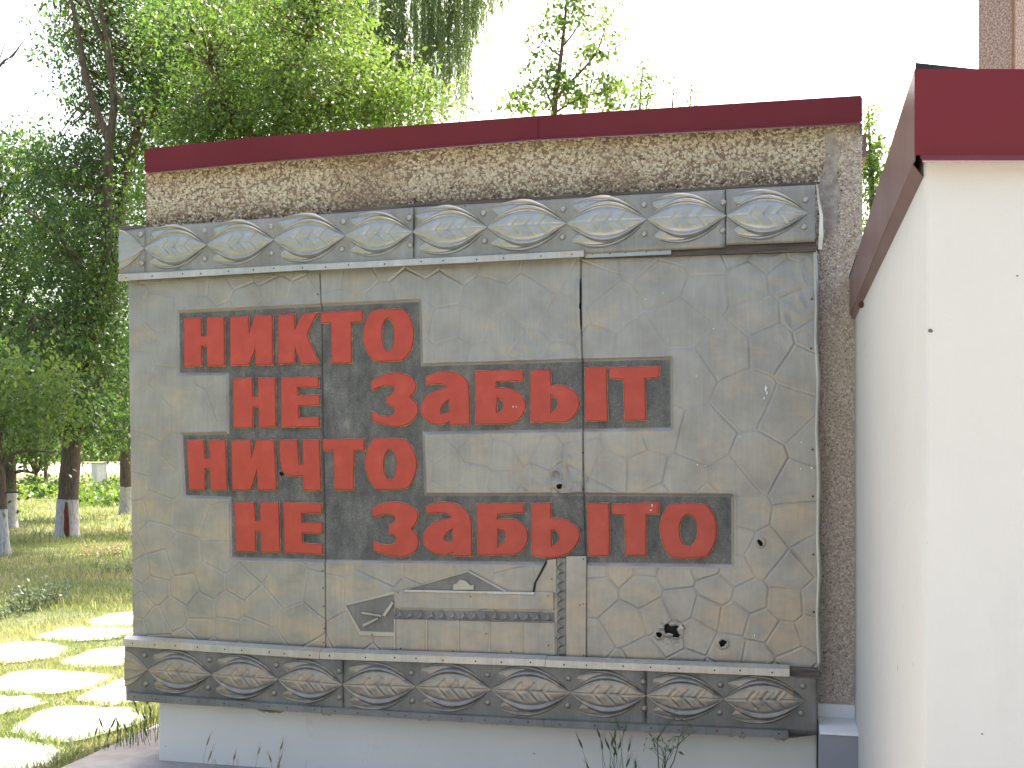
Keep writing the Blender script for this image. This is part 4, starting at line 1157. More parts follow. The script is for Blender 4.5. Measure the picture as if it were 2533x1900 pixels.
def twig_mesh(name, C, hubs, mat, parent, frac=0.4, r=0.012):
    """thin twigs from clump centres towards the nearest limb point."""
    Hb = np.array(hubs); V = []; Fc = []
    loc = np.array(parent.location)
    sel = C[rng.uniform(0, 1, len(C)) < frac]
    for c in sel:
        d = np.linalg.norm(Hb - c, axis=1); h = Hb[np.argmin(d)]
        if d.min() > 4.5: continue
        mid = (c + h) / 2 + rng.normal(0, .12, 3) + np.array([0, 0, .15])
        v, f = tube_arrays([h - loc, mid - loc, c - loc], [r * 1.6, r, r * .4], 3)
        k = len(V); V += v; Fc += [[i + k for i in q] for q in f]
    if V: return mesh_py(name, V, Fc, mat, parent)

def E(px, py, d, rx, ry, rd, w, rb=0.5):
    k = d / F
    return (at(px, py, d), (rx * k, rd, ry * k), w, rb)

def lerp_path(path, n=10):
    out = []
    for pts, rad in path:
        p, r = smooth_path(pts, rad, 4); out += [tuple(q) for q in p]
    return out

# --- main tree on the left
dA = 23.6
bA = ground_pt(167, 1330)
tA = empty('deciduous_tree', bA)
tag(tA, 'tall leafy tree with whitewashed trunk base and red bark wound, left of the panel', 'tree', 'trees on the grass left of the panel')
pA = lambda x, y, dd=0.0: at(x, y, dA + dd)
limbsA = [
    ([pA(168, 1236), pA(174, 1150), pA(180, 1080), pA(188, 1020)], [.215, .205, .205, .21]),
    ([pA(188, 1030), pA(200, 960), pA(222, 850), pA(250, 740), pA(264, 560), pA(268, 400), pA(272, 335)], [.16, .15, .13, .12, .11, .10, .095]),
    ([pA(188, 1040), pA(222, 1010, .4), pA(262, 860, .8), pA(290, 600, .8), pA(312, 430, .5), pA(345, 310, .3)], [.14, .13, .12, .115, .11, .105]),
    ([pA(272, 345), pA(250, 300), pA(215, 200), pA(190, 60), pA(160, -60)], [.09, .08, .07, .05, .03]),
    ([pA(272, 345), pA(282, 250), pA(270, 130), pA(250, 20), pA(262, -100)], [.09, .075, .065, .05, .03]),
    ([pA(345, 315), pA(318, 270), pA(278, 205), pA(266, 130), pA(232, 50), pA(200, -40)], [.10, .085, .07, .06, .045, .03]),
    ([pA(345, 315), pA(375, 265), pA(405, 215), pA(455, 165), pA(480, 60), pA(500, -80)], [.11, .10, .09, .07, .05, .03]),
    ([pA(405, 218), pA(470, 190, -.6), pA(560, 170, -1.2), pA(680, 190, -1.6)], [.06, .05, .035, .02]),
    ([pA(250, 740), pA(190, 640, -.8), pA(120, 560, -1.4), pA(60, 520, -1.8)], [.06, .05, .035, .02]),
    ([pA(222, 850), pA(150, 800, -1), pA(80, 780, -1.6)], [.055, .04, .02]),
]
wood('trunk', limbsA, M['bark'], tA, 10, 0.10)
bw, _r = smooth_path([pA(166, 1336), pA(166, 1310), pA(166.5, 1270), pA(168, 1232)], [.37, .325, .31, .302], 4)
lime_o = wood('whitewashed_base', [([pA(165, 1338), pA(166, 1312), pA(166.5, 1270), pA(168, 1235)], [.30, .245, .225, .218])], M['lime'], tA, 14, 0.05)
# the red wound: narrow raised strip on the near side
wv = []
for x0, x1, y in ((158, 172, 1334), (157, 172, 1310), (159, 171, 1285), (158, 170, 1265), (162, 167, 1242)):
    a = at(x0, y, dA - 0.235); b = at((x0 + x1) / 2, y, dA - 0.29); c = at(x1, y, dA - 0.235)
    wv += [Vector(a) - Vector(bA), Vector(b) - Vector(bA), Vector(c) - Vector(bA)]
mesh_py('bark_wound', wv, [[i * 3 + k, i * 3 + k + 1, i * 3 + k + 4, i * 3 + k + 3] for i in range(4) for k in range(2)], M['wound'], tA, True)
ellA = [E(330, 60, 25, 200, 190, 1.7, 2.0, .45), E(560, 110, 23.5, 210, 150, 2.0, 2.2, .5), E(300, 290, 25.6, 150, 130, 1.4, 1.2, .35), E(210, 470, 24.6, 150, 110, 1.5, 1.1, .4),
        E(200, 640, 23, 120, 130, 1.4, 1.1, .35), E(250, 800, 24, 70, 150, 1.3, .8, .3), E(140, 860, 22.5, 120, 90, 1.3, 1.0, .42), E(150, 1010, 22.5, 130, 65, 1.3, .9, .38), E(270, 1000, 25, 45, 110, 1.0, .5, .35), E(470, 290, 24, 150, 70, 1.2, .8, .35), E(300, 120, 26.5, 210, 190, 1.5, 1.2, .3), E(560, 180, 26.5, 230, 150, 1.5, 1.0, .3), E(190, 480, 26, 140, 150, 1.4, .8, .3), E(200, 720, 26, 110, 170, 1.4, .8, .3)]
sky_gap = lambda C: ((C[:, 0] / C[:, 1] * F + 1266.5) < 150 - 0.0) & ((HZ - (C[:, 2] - EYE) / C[:, 1] * F) < 235) & (((C[:, 0] / C[:, 1] * F + 1266.5) < 60 + 0.25 * (HZ - (C[:, 2] - EYE) / C[:, 1] * F)) )
_, CA = crown('crown', ellA, M['leaf'], tA, 1800, 28, 0.11, 0.55, 0.36, 0.25)
twig_mesh('twigs', CA, lerp_path(limbsA), M['bark2'], tA, 0.35, 0.011)

# --- second tree with lighter foliage, its trunk hidden behind the panel
dC = 19.0
bC = (at(700, 1140, dC)[0], dC, 0)
tC = empty('deciduous_tree', bC)
tag(tC, 'tree with bright yellow-green leaves spreading above the left half of the maroon roof edge', 'tree', 'trees behind the panel')
pC = lambda x, y, dd=0.0: at(x, y, dC + dd)
limbsC = [([bC, pC(700, 1000), pC(690, 700), pC(680, 420)], [.26, .22, .19, .16]), ([pC(685, 480), pC(740, 330), pC(850, 230), pC(960, 200), pC(1060, 240)], [.12, .09, .06, .04, .02]), ([pC(680, 430), pC(700, 260), pC(760, 90), pC(800, -60)], [.12, .09, .06, .03]), ([pC(682, 470), pC(620, 330), pC(560, 250), pC(520, 160)], [.09, .07, .05, .03])]
wood('trunk', limbsC, M['bark2'], tC, 9, 0.1)
ellC = [E(720, 90, 19.5, 210, 150, 2.4, 2.4, .62), E(800, 20, 19.3, 95, 110, 1.8, .8, .72), E(500, 520, 20.5, 190, 140, 2.2, 1.8, .4), E(720, 560, 21, 210, 130, 2.2, 1.7, .4), E(860, 230, 18.8, 190, 80, 1.8, 1.7, .7), E(1020, 258, 18.8, 120, 34, 1.2, .55, .72), E(620, 270, 19.5, 190, 90, 1.8, 1.4, .5), E(780, 320, 18.8, 210, 45, 1.4, 1.0, .5), E(520, 340, 19.5, 130, 60, 1.6, .9, .42), E(560, 130, 20, 160, 120, 2, .9, .5)]  # two low ellipsoids, unseen behind the panel, are added to shade the lawn
_, CC = crown('crown', ellC, M['leaf_b'], tC, 1450, 28, 0.086, 0.55, 0.36, 0.2)
twig_mesh('twigs', CC, lerp_path(limbsC), M['bark2'], tC, 0.4, 0.009)

# --- tree at the far left edge
bB = ground_pt(22, 1305)
tB = empty('deciduous_tree', bB)
tag(tB, 'leafy tree with whitewashed trunk at the left edge of the lawn', 'tree', 'trees on the grass left of the panel')
dB = bB[1]
pB = lambda x, y, dd=0.0: at(x, y, dB + dd)
limbsB = [([pB(22, 1222), pB(20, 1150), pB(10, 1000), pB(-10, 800), pB(-20, 560)], [.19, .18, .16, .13, .10]), ([pB(12, 1030), pB(60, 940), pB(120, 860)], [.1, .07, .03]), ([pB(0, 880), pB(50, 760), pB(90, 640)], [.1, .07, .03]), ([pB(-10, 800), pB(-80, 640), pB(-120, 500)], [.11, .08, .05]), ([pB(21, 1180), pB(50, 1165), pB(90, 1172)], [.06, .04, .02])]
wood('trunk', limbsB, M['bark'], tB, 9, 0.1)
wood('whitewashed_base', [([pB(22, 1308), pB(22, 1285), pB(22, 1220)], [.25, .205, .195])], M['lime'], tB, 12, 0.05)
ellB = [E(20, 400, 27, 120, 80, 2.0, 1.0, .5), E(-60, 560, 28, 160, 150, 2.2, 1.3, .4), E(70, 620, 27, 110, 120, 2.0, 1.2, .42), E(40, 820, 27, 140, 110, 2.0, 1.4, .4), E(40, 990, 26.5, 130, 90, 1.8, 1.3, .42), E(-80, 900, 28, 130, 170, 2.2, 1.0, .35), E(60, 1090, 26, 100, 45, 1.5, .7, .4)]
_, CB = crown('crown', ellB, M['leaf'], tB, 850, 26, 0.12, 0.58, 0.40, 0.25)
twig_mesh('twigs', CB, lerp_path(limbsB), M['bark2'], tB, 0.35, 0.012)

# --- sapling in front at the left edge
bS = ground_pt(10, 1374)
tS = empty('sapling', bS)
tag(tS, 'slim young tree with whitewashed stem in front of the leftmost trunk', 'tree')
dS = bS[1]
pS = lambda x, y, dd=0.0: at(x, y, dS + dd)
limbsS = [([pS(5, 1262), pS(4, 1200), pS(-4, 1120), pS(10, 1020)], [.085, .08, .07, .05]), ([pS(0, 1160), pS(30, 1125), pS(80, 1115), pS(130, 1120)], [.04, .03, .02, .01]), ([pS(4, 1222), pS(30, 1215), pS(58, 1222)], [.03, .02, .01])]
wood('trunk', limbsS, M['bark'], tS, 7, .1)
wood('whitewashed_base', [([pS(13, 1376), pS(9, 1340), pS(5, 1260)], [.11, .095, .088])], M['lime'], tS, 9, .06)
ellS = [E(70, 930, 19, 110, 70, 1.1, 1, .75), E(0, 1010, 19, 80, 90, 1.1, 1, .6), E(120, 1030, 19, 70, 60, .9, .7, .65), E(58, 1212, 19.4, 16, 22, .12, .06, .2)]
_, CS = crown('crown', ellS, M['leaf'], tS, 130, 26, 0.10, 0.62, 0.42, 0.3)

# --- tree half hidden by the panel
bR = ground_pt(312, 1272)
tR = empty('deciduous_tree', bR)
tag(tR, 'tree with dark whitewashed trunk half hidden behind the panel left edge', 'tree', 'trees on the grass left of the panel')
dR = bR[1]
pR = lambda x, y, dd=0.0: at(x, y, dR + dd)
limbsR = [([pR(313, 1206), pR(312, 1120), pR(316, 980), pR(330, 800), pR(340, 600)], [.19, .18, .17, .15, .11]), ([pR(314, 1100), pR(290, 1075), pR(262, 1085)], [.05, .035, .02]), ([pR(318, 960), pR(280, 860), pR(240, 780)], [.08, .05, .03])]
wood('trunk', limbsR, M['bark'], tR, 9, .1)
wood('whitewashed_base', [([pR(312, 1274), pR(312, 1250), pR(313, 1204)], [.24, .20, .192])], M['lime'], tR, 12, .05)
ellR = [E(320, 700, 32, 110, 150, 2, 1.2, .35), E(300, 900, 32, 90, 110, 1.8, 1.0, .4), E(285, 1060, 31.5, 60, 55, 1.3, .6, .5), E(360, 500, 33, 130, 140, 2, 1, .35)]
_, CR = crown('crown', ellR, M['leaf'], tR, 420, 26, 0.15, 0.55, 0.36, 0.25)

# --- weeping willow
dW = 33.0
bW = (at(960, 1140, dW)[0], dW, 0)
tW = empty('willow_tree', bW)
tag(tW, 'weeping willow with long hanging strands above the middle of the roof edge', 'tree')
pW = lambda x, y, dd=0.0: at(x, y, dW + dd)
limbsW = [([bW, pW(960, 900), pW(950, 500), pW(930, 250), pW(940, 120)], [.5, .45, .4, .3, .26]), ([pW(935, 230), pW(980, 180), pW(1050, 140), pW(1110, 60), pW(1140, -60)], [.2, .16, .12, .08, .04]), ([pW(930, 250), pW(840, 140), pW(700, 40), pW(560, -40)], [.2, .16, .11, .06]), ([pW(935, 150), pW(960, 0), pW(1000, -120)], [.2, .13, .07])]
wood('trunk', limbsW, M['bark'], tW, 9, .1)
def willow_strands(n):
    P0 = []
    for i in range(n):
        r_ = random.random()
        if r_ < 0.55:
            px = random.choice((870, 915, 950, 990, 1035, 1060, 1090, 1125, 1160, 1180)) + random.gauss(0, 11); top_ = random.uniform(-330, 90); bot = (300 if px < 1130 else 250) - 140 * max(0, (px - 1090) / 100) + random.uniform(-150, 15)
            if 1020 < px < 1165: bot = random.uniform(60, 285)
            if px > 1160: bot = random.uniform(-20, 110)
        elif r_ < 0.95:
            px = random.uniform(330, 900); top_ = random.uniform(-300, 120); bot = top_ + random.uniform(120, 330)
        else:
            px = random.uniform(1180, 1250); top_ = random.uniform(-260, -50); bot = random.uniform(-30, 60)
        dd = dW + random.uniform(-1.2, 1.2)
        P0.append((px, top_, max(bot, top_ + 60), dd))
    return P0
ST_ = willow_strands(620)
lc_, Vst, Fst = [], [], []
locW = np.array(bW)
for (px, y0, y1, dd) in ST_:
    sway = random.uniform(-14, 14)
    m = max(6, int((y1 - y0) / 5.2))
    tt = np.linspace(0, 1, m)
    X = px + sway * tt ** 2 + np.cumsum(rng.normal(0, .5, m)); Y = y0 + (y1 - y0) * tt
    wx = (X - 1266.5) / F * dd; wz = EYE + (HZ - Y) / F * dd
    pt = np.stack([wx, np.full(m, dd), wz], 1)
    lc_.append(np.repeat(pt, 2, 0) + rng.normal(0, .02, (2 * m, 3)))
    V, Fq = tube_arrays(pt[::max(1, m // 8)] - locW, [.006] * len(pt[::max(1, m // 8)]), 3)
    k = len(Vst); Vst += V; Fst += [[i + k for i in q] for q in Fq]
lc_ = np.concatenate(lc_)
V, Fq, rr = leaf_cards(lc_, (0, 0, .3), 0.17, 0.20, np.clip(rng.normal(.5, .22, len(lc_)), 0, 1), 1.1)
mesh_np('crown', V - locW, Fq, M['willow'], tW, False, {'rnd': rr})
mesh_py('strands', Vst, Fst, M['bark2'], tW)

# --- sparse young tree above the roof
dE = 26.0
bE = (at(1365, 1140, dE)[0], dE, 0)
tE = empty('young_tree', bE)
tag(tE, 'sparse young tree with clear upright stem against the white sky', 'tree')
pE = lambda x, y, dd=0.0: at(x, y, dE + dd)
limbsE = [([bE, pE(1362, 700), pE(1370, 290), pE(1381, 190), pE(1392, 100), pE(1402, 0), pE(1410, -120)], [.14, .11, .075, .055, .04, .03, .02]), ([pE(1378, 240), pE(1405, 210), pE(1436, 178), pE(1475, 130), pE(1500, 60)], [.04, .035, .03, .02, .012]), ([pE(1384, 180), pE(1360, 190), pE(1345, 160)], [.02, .015, .01]), ([pE(1392, 115), pE(1420, 80), pE(1440, 40)], [.025, .018, .01]), ([pE(1370, 270), pE(1345, 215), pE(1325, 190)], [.03, .02, .01]), ([pE(1372, 280), pE(1430, 245), pE(1500, 225)], [.03, .02, .01]), ([pE(1388, 140), pE(1350, 110), pE(1310, 60)], [.025, .015, .008]),
          ([pE(1150, 292), pE(1210, 262), pE(1250, 246)], [.03, .02, .01])]
wood('trunk', limbsE[:-1], M['bark2'], tE, 7, .1)
ellE = [E(1395, 40, 26, 65, 60, .8, .9, .5), E(1420, -40, 26, 70, 50, .8, .5, .5), E(1490, 90, 26, 60, 45, .7, .45, .8), E(1460, 130, 26, 45, 30, .6, .3, .7), E(1355, 100, 26, 45, 40, .6, .3, .4), E(1340, 155, 26, 45, 25, .6, .25, .4), E(1395, 170, 26, 40, 40, .6, .4, .55), E(1340, 240, 26, 75, 38, .9, 1.0, .7), E(1470, 225, 26, 75, 42, .9, 1.1, .75), E(1530, 240, 26, 50, 32, .8, .6, .85), E(1400, 225, 26, 40, 30, .6, .4, .5), E(1500, 20, 26, 25, 25, .5, .12, .85), E(1280, 258, 26, 50, 22, .6, .3, .85)]
_, CE = crown('crown', ellE, M['leaf_b'], tE, 240, 11, 0.115, 0.7, 0.17, 0.15, rbase=.6)
twig_mesh('twigs', CE, lerp_path(limbsE[:-1]), M['bark2'], tE, 0.5, 0.006)
# fine tops further away
for i, (px, yt, w, dd, lab, n) in enumerate(((1585, 150, 36, 42.0, 'thin pale treetop just right of the sparse young tree', 60), (1665, 165, 26, 60.0, 'faint wispy treetop, left of the last pair above the roof edge', 20), (1708, 190, 24, 62.0, 'faint wispy treetop, rightmost above the roof edge', 30))):
    b_ = (at(px, 1140, dd)[0], dd, 0)
    t_ = empty('distant_tree', b_)
    tag(t_, lab, 'tree', 'distant treetops above the roof')
    p_ = lambda x, y: at(x, y, dd)
    lb = [([b_, p_(px - 6, 500), p_(px - 4, 300), p_(px + 6, yt)], [.14, .1, .05, .015]), ([p_(px - 4, 320), p_(px + 18, 250), p_(px + 22, 200)], [.03, .02, .01])]
    wood('trunk', lb, M['bark2'], t_, 5, .1)
    crown('crown', [E(px, (yt + 300) / 2, dd, w, (300 - yt) / 2, 1.0, 1, .7), E(px - 8, 320, dd, w * 1.2, 60, 1.2, .6, .6)], M['far_leaf'], t_, n, 12, 0.16, 0.5, 0.26, 0.2)
# tree seen in the gap between the two roofs
dG = 14.0
bG = (at(2160, 1140, dG)[0], dG, 0)
tG = empty('young_tree', bG)
tag(tG, 'slender leafy tree in the gap between wall end and cream wing wall', 'tree')
pG = lambda x, y: at(x, y, dG)
wood('trunk', [([bG, pG(2165, 800), pG(2158, 500), pG(2150, 330), pG(2148, 260)], [.06, .05, .035, .015, .006]), ([pG(2160, 560), pG(2175, 480), pG(2180, 420)], [.02, .012, .006])], M['bark2'], tG, 6, .1)
crown('crown', [E(2150, 300, 14, 12, 55, .25, .22, .85), E(2162, 400, 14, 26, 60, .4, 1.0, .6), E(2165, 520, 14, 32, 80, .5, 1.0, .5), E(2170, 680, 14, 40, 110, .6, 1.0, .45)], M['leaf_b'], tG, 210, 14, 0.06, 0.55, 0.09, 0.2)
# bare branch arching in at the upper left
tN = empty('bare_tree', ground_pt(-230, 1300))
tag(tN, 'bare dark branch reaching in from the left against the sky', 'tree')
dN = tN.location.y
pN = lambda x, y: at(x, y, dN)
wood('trunk', [([tuple(tN.location), pN(-230, 900), pN(-200, 500), pN(-90, 280), pN(0, 162), pN(30, 138), pN(62, 96)], [.2, .18, .14, .08, .035, .025, .008]), ([pN(-10, 172), pN(8, 120), pN(20, 92)], [.02, .012, .005]), ([pN(0, 160), pN(24, 150), pN(48, 118)], [.014, .01, .005])], M['bark'], tN, 6, .1)

# far wood behind the lawn
far = empty('far_wood', (at(60, 1140, 60)[0], 60, 0))
ells = []
for i in range(26):
    px = -260 + i * 25 + random.uniform(-10, 10); dd = random.uniform(46, 95)
    h_ = random.uniform(60, 240)
    ells.append(E(px, 1110 - h_ - random.uniform(20, 120) * (0.4 if dd > 70 else 1), dd, 75, h_, 3.5, 1.0, random.uniform(.35, .75)))
for i in range(30):
    px = -280 + i * 22; ells.append(E(px, random.uniform(1075, 1112), random.uniform(75, 110), 40, random.uniform(26, 50), 3, .7, random.uniform(.3, .7)))
fo, _c = crown('foliage', ells, M['far_leaf'], far, 2300, 14, 0.30, 0.6, 0.75, 0.2)
fo.parent = None; fo.location = far.location; bpy.data.objects.remove(far)
fo.name = 'far_wood'; tag(fo, 'mass of distant green foliage behind the lawn trees', 'foliage', kind='stuff')
# sunlit undergrowth between lawn and road
und = empty('undergrowth', (at(150, 1140, 52)[0], 52, 0))
ells = []
for i in range(22):
    px = -60 + i * 18 + random.uniform(-8, 8); dd = random.uniform(40, 60)
    gy = HZ + EYE * F / dd
    ells.append(E(px, gy - random.uniform(6, 18), dd, 22, random.uniform(10, 20), 1.2, 1.0, random.uniform(.5, .95)))
uo, _c = crown('foliage', ells, M['leaf_b'], und, 420, 14, 0.20, 0.6, 0.28, -.1)
uo.parent = None; uo.location = und.location; bpy.data.objects.remove(und)
uo.name = 'undergrowth'; tag(uo, 'sunlit low undergrowth at the far side of the lawn', 'undergrowth', kind='stuff')
# distant slim trunks
for px, y0, y1, dd, r_, lab in ((114, 1205, 1105, 62, .10, 'thin reddish distant trunk between the left tree and the big trunk'), (90, 1200, 1090, 70, .10, 'thin grey distant trunk, leftmost behind the lawn')):
    b_ = (at(px, 1140, dd)[0], dd, 0)
    t_ = empty('distant_tree', b_); tag(t_, lab, 'tree')
    wood('trunk', [([b_, at(px - 2, 1120, dd), at(px - 6, 1000, dd), at(px - 4, 800, dd)], [r_ * 1.3, r_, r_ * .9, r_ * .6])], M['bark2'], t_, 6, .1)

# utility cabinet
dK = 66.0
kb = (at(237, 1140, dK)[0], dK, 0)
kc = empty('utility_cabinet', kb, R(-24))
tag(kc, 'small white and dark grey boxy cabinet among bushes beyond the lawn', 'cabinet')
zk = EYE + (HZ - 1147) / F * dK
box_obj('body', 0, 0.62, 0.02, 0.78, 0, zk, M['cabinet_w'], kc, 0.01)
box_obj('side_panel', 0.622, 0.64, 0.0, 0.80, 0, zk - 0.03, M['cabinet_g'], kc)
box_obj('lid', -0.04, 0.68, -0.03, 0.84, zk + .002, zk + 0.05, M['concrete'], kc)
box_obj('door', 0.06, 0.56, 0.0, 0.018, 0.12, zk - 0.1, M['cabinet_w'], kc)
kc.rotation_euler = (0, 0, R(40))

# ------------------------------------------------------------------ grass
def in_polys(x, y):
    I = np.zeros(len(x), bool)
    for q in slab_polys:
        c = q.mean(0); I |= inside(x, y, [tuple(c + (p - c) * 0.90) for p in q])
    I |= inside(x, y, asp)
    return I
def grass(n, d0, d1, a0, a1, h0, h1, w, seedy, edge_only=False):
    d = np.sqrt(rng.uniform(d0 * d0, d1 * d1, n)); a = rng.uniform(a0, a1, n)
    x = a * d; y = d
    dens = 0.5 + 0.5 * val_noise(x, y, 0.7, seedy) + 0.25 * val_noise(x, y, 0.2, seedy + 1)
    k = (rng.uniform(0, 1, n) < np.clip(dens + .25, 0.08, 1)) & ~in_polys(x, y)
    x = x[k]; y = y[k]; n = len(x)
    tone = np.clip(0.45 + 0.42 * val_noise(x, y, 0.9, seedy + 5) + rng.normal(0, .18, n), 0, 1)
    h = rng.uniform(h0, h1, n) * (0.75 + 0.5 * np.clip(val_noise(x, y, 0.5, seedy + 9), -1, 1))
    an = rng.uniform(0, 2 * np.pi, n); lean = rng.uniform(.1, .75, n) * h
    ww = w * rng.uniform(.6, 1.3, n)
    cx, sx = np.cos(an), np.sin(an)
    b2 = an + rng.uniform(-1.2, 1.2, n)
    p0 = np.stack([x - cx * ww, y - sx * ww, np.zeros(n)], 1); p1 = np.stack([x + cx * ww, y + sx * ww, np.zeros(n)], 1)
    mid = np.stack([x + np.cos(b2 + 1.57) * lean * .35, y + np.sin(b2 + 1.57) * lean * .35, h * .6], 1)
    tip = np.stack([x + np.cos(b2 + 1.57) * lean, y + np.sin(b2 + 1.57) * lean, h], 1)
    p2 = mid + np.stack([cx * ww * .7, sx * ww * .7, np.zeros(n)], 1); p3 = mid - np.stack([cx * ww * .7, sx * ww * .7, np.zeros(n)], 1)
    V = np.stack([p0, p1, p2, p3, tip], 1).reshape(-1, 3)
    b = np.arange(n) * 5
    q1 = np.stack([b, b + 1, b + 2, b + 3], 1)
    q2 = np.stack([b + 3, b + 2, b + 4, b + 4], 1)
    # tip as a narrow quad
    V2 = tip + np.stack([cx * ww * .1, sx * ww * .1, np.zeros(n)], 1)
    base = len(V)
    q2 = np.stack([b + 3, b + 2, base + np.arange(n), b + 4], 1)
    return np.concatenate([V, V2]), np.concatenate([q1, q2]), np.concatenate([np.repeat(tone, 5), tone])
parts = [grass(85000, 5.2, 13, -.62, -.20, .02, .075, .0030, 200), grass(36000, 12, 24, -.60, -.22, .05, .14, .006, 220), grass(22000, 22, 46, -.60, -.24, .08, .2, .012, 240)]
def edge_grass():
    xs = []; ys = []
    for q in slab_polys:
        n = len(q)
        for i in range(n):
            a, b = q[i], q[(i + 1) % n]; L = np.hypot(*(b - a))
            k = int(L * 420) + 1
            t = rng.uniform(0, 1, k)[:, None]; p = a + (b - a) * t + rng.normal(0, .035, (k, 2))
            xs.append(p[:, 0]); ys.append(p[:, 1])
    return np.concatenate(xs), np.concatenate(ys)
_in = in_polys
in_polys = lambda x, y: inside(x, y, asp)
_ex, _ey = edge_grass()
def blades(x, y, h0, h1, w, seedy):
    n = len(x)
    tone = np.clip(0.45 + 0.42 * val_noise(x, y, 0.9, seedy + 5) + rng.normal(0, .18, n), 0, 1)
    h = rng.uniform(h0, h1, n); an = rng.uniform(0, 2 * np.pi, n); lean = rng.uniform(.3, 1.1, n) * h; ww = w * rng.uniform(.6, 1.3, n)
    cx, sx = np.cos(an), np.sin(an); b2 = an + rng.uniform(-1.2, 1.2, n) + 1.57; Z0 = np.zeros(n)
    p0 = np.stack([x - cx * ww, y - sx * ww, Z0], 1); p1 = np.stack([x + cx * ww, y + sx * ww, Z0], 1)
    tip = np.stack([x + np.cos(b2) * lean, y + np.sin(b2) * lean, h], 1); t2 = tip + np.stack([cx * ww * .3, sx * ww * .3, Z0], 1)
    V = np.stack([p0, p1, t2, tip], 1).reshape(-1, 3)
    return V, np.arange(4 * n).reshape(n, 4), np.repeat(tone, 4)
keep = ~in_polys(_ex, _ey)
parts.append(blades(_ex[keep], _ey[keep], .02, .075, .0032, 260))
Vg, Fg, Ag = [], [], []; off = 0
for V, Fq, A in parts:
    Vg.append(V); Fg.append(Fq + off); Ag.append(A); off += len(V)
go = mesh_np('grass', np.concatenate(Vg), np.concatenate(Fg), M['grass'], None, False, {'rnd': np.concatenate(Ag)})
tag(go, 'short patchy green and straw-coloured grass around the slabs', 'grass', kind='stuff')

# tall dry grass beside the plinth corner and along the pavement edge
def tuft(name, loc, n, h, spread, mat, label, cat, group=None, heads=False, w=0.003, lean=0.35):
    t_ = empty(name, loc)
    tag(t_, label, cat, group)
    V = []; Fc = []; A = []
    hv = []; hf = []
    for i in range(n):
        x = random.gauss(0, spread); y = random.gauss(0, spread)
        hh = h * random.uniform(.55, 1.1); a = random.uniform(0, 6.28); ln = random.uniform(.05, lean) * hh
        p = [(x, y, 0), (x + math.cos(a) * ln * .25, y + math.sin(a) * ln * .25, hh * .5), (x + math.cos(a) * ln, y + math.sin(a) * ln, hh)]
        v, f = tube_arrays(p, [w, w * .8, w * .4], 3)
        k = len(V); V += v; Fc += [[j + k for j in q] for q in f]
        if heads and random.random() < heads:
            d = Vector((math.cos(a) * .4, math.sin(a) * .4, .9)).normalized(); c = Vector(p[2])
            L = random.uniform(.035, .06)
            vv_, ff_ = tube_arrays([c - d * .004, c + d * L * .3, c + d * L * .7, c + d * L], [.002, .0055, .0045, .0008], 5)
            k = len(hv); hv += vv_; hf += [[j + k for j in q] for q in ff_]
            for _ in range(5):
                e = (d + Vector((random.uniform(-.35, .35), random.uniform(-.35, .35), random.uniform(0, .2)))).normalized()
                s = c + d * L * random.uniform(.3, .9)
                vv_, ff_ = tube_arrays([s, s + e * .045], [.0007, .0003], 3)
                k = len(hv); hv += vv_; hf += [[j + k for j in q] for q in ff_]
    tag(mesh_py('stems', V, Fc, mat, t_), kind='stuff')
    if hv: tag(mesh_py('seed_heads', hv, hf, mat, t_), kind='stuff')
    return t_
def set_rnd(): pass
for i, (px, py, n, h, sp, mt, lab) in enumerate((
    (300, 1850, 26, .12, .07, 'weed', 'dry seeding grass tuft at the pavement edge near the plinth'),
    (372, 1812, 30, .15, .06, 'weed', 'taller dry grass tuft right against the plinth corner'),
    (345, 1835, 40, .16, .08, 'grass', 'green grass tuft just left of the plinth corner'),
    (228, 1640, 30, .10, .07, 'grass', 'small green tuft standing between the stepping slabs'))):
    b_ = ground_pt(px, py)
    tuft('grass_tuft', b_, n, h, sp, M[mt], lab, 'grass', heads=.3 if mt == 'weed' else False, w=.0018)
# weeds at the foot of the plinth (nearer than the panel)
def wall_pt(px, py, o):
    t, z = P(px, py, o)
    return (t * CT - o * -0 + 0 + (-o) * ST, D0 - t * ST + (-o) * CT, z)
def weed_base(px, o):
    t = P(px, 1850, o)[0]
    return (t * CT + (-o) * ST, D0 - t * ST + (-o) * CT, 0.012)
for px, n, h, lab, o in ((1490, 4, .30, 'pair of bristly wild barley heads, left of the weeds before the plinth', .30), (1520 + 312, 0, 0, '', 0), (1532, 11, .34, 'cluster of bristly green barley stems before the plinth', .26), (1580, 6, .25, 'few short barley stems right of the barley cluster', .22)):
    if n: tuft('wild_barley', weed_base(px, o), n, h, .035, M['weed_g'], lab, 'weed', 'weeds before the plinth', heads=.95, w=.0018, lean=.2)
for px, n, h, lab in ((545, 5, .10, 'sparse dry stalks at the bottom left of the plinth'), (640, 7, .09, 'dry stalks low before the plinth, between the other two'), (735, 4, .08, 'thin dry stalks low before the plinth under the lettering start')):
    tuft('dry_stalks', weed_base(px, .12), n, h + .02, .07, M['straw'], lab, 'weed', 'weeds before the plinth', heads=.6, w=.0014, lean=.25)
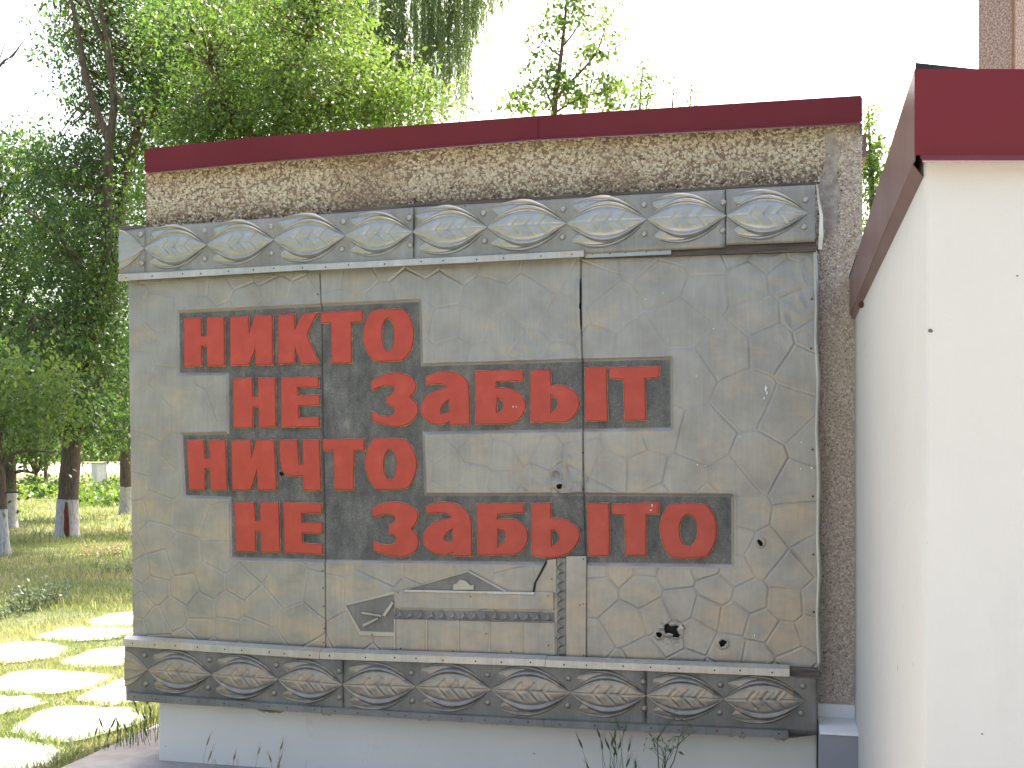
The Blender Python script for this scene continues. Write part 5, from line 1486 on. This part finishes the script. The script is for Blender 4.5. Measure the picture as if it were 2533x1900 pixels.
# branched green weed
wb = weed_base(1640, .2)
tw = empty('branched_weed', wb)
tag(tw, 'open branching green weed, tallest plant before the pale plinth', 'weed')
V = []; Fc = []; lv = []
def wbranch(p, d, L, r, lev):
    q = p + d * L
    m_ = p.lerp(q, .5) + Vector((random.uniform(-.01, .01), random.uniform(-.01, .01), random.uniform(-.004, .01)))
    v, f = tube_arrays([p, m_, q], [r, r * .8, r * .55], 4)
    k = len(V); V.extend(v); Fc.extend([[j + k for j in a] for a in f])
    if lev:
        for s in range(3 if lev > 1 else 2):
            nd = (d + Vector((random.uniform(-.9, 1.0), random.uniform(-.4, .4), random.uniform(-.25, .5)))).normalized()
            wbranch(p.lerp(q, random.uniform(.55, 1)), nd, L * random.uniform(.4, .62), r * .6, lev - 1)
    else:
        for _ in range(2): lv.append(q + Vector((random.uniform(-.01, .01), random.uniform(-.01, .01), 0)))
wbranch(Vector((0, 0, 0)), Vector((.05, 0, 1)).normalized(), .26, .004, 3)
wbranch(Vector((-.02, 0, 0)), Vector((-.02, 0, 1)).normalized(), .33, .0035, 1)
wbranch(Vector((.01, 0, .15)), Vector((.35, 0, .9)).normalized(), .17, .003, 2)
tag(mesh_py('stems', V, Fc, M['weed_g'], tw), kind='stuff')
lv = np.array([tuple(p) for p in lv])
Vq, Fq, rr = leaf_cards(lv, (0, 0, .3), .03, .25, rng.uniform(.2, .7, len(lv)), 0)
mesh_np('leaves', Vq, Fq, M['weed_g'], tw, False, {'rnd': rr})
# pale feathery weeds and dry clumps on the lawn
for i, (px, py, rx, ry, mt, n, lab) in enumerate((
    (105, 1500, 45, 55, 'weed', 60, 'pale feathery weed bush on the lawn before the big tree'),
    (40, 1520, 45, 45, 'weed', 46, 'lower pale weed bush at the left edge of the lawn'),
    (255, 1375, 55, 24, 'straw', 46, 'russet dry weed patch between big tree and panel edge'),
    (300, 1420, 40, 22, 'weed', 30, 'greyish low weeds close to the panel edge'))):
    b_ = ground_pt(px, py); dd = b_[1]
    t_ = empty('lawn_weed', b_); tag(t_, lab, 'weed', 'weeds on the lawn')
    V = []; Fc = []; L = []
    for k_ in range(n):
        a = random.uniform(0, 6.28); rr_ = random.random() ** .5
        bx_ = Vector((math.cos(a) * rr_ * rx * dd / F * .6, math.sin(a) * rr_ * .5, 0))
        tp = bx_ + Vector((math.cos(a) * rx * dd / F * .5 * random.random(), math.sin(a) * .2, ry * dd / F * random.uniform(.5, 1.25)))
        v, f = tube_arrays([bx_, bx_.lerp(tp, .5) + Vector((random.uniform(-.03, .03), 0, 0)), tp], [.004, .003, .0015], 3)
        q = len(V); V += v; Fc += [[j + q for j in x_] for x_ in f]
        for s_ in range(9): L.append(tuple(bx_.lerp(tp, random.uniform(.3, 1)) + Vector((random.gauss(0, .03), random.gauss(0, .03), random.gauss(0, .015)))))
    tag(mesh_py('stems', V, Fc, M[mt], t_), kind='stuff')
    L = np.array(L)
    Vq, Fq, rr = leaf_cards(L, (0, 0, .4), .05, .35, rng.uniform(0, 1, len(L)), -.1)
    mesh_np('leaves', Vq, Fq, M[mt], t_, False, {'rnd': rr})
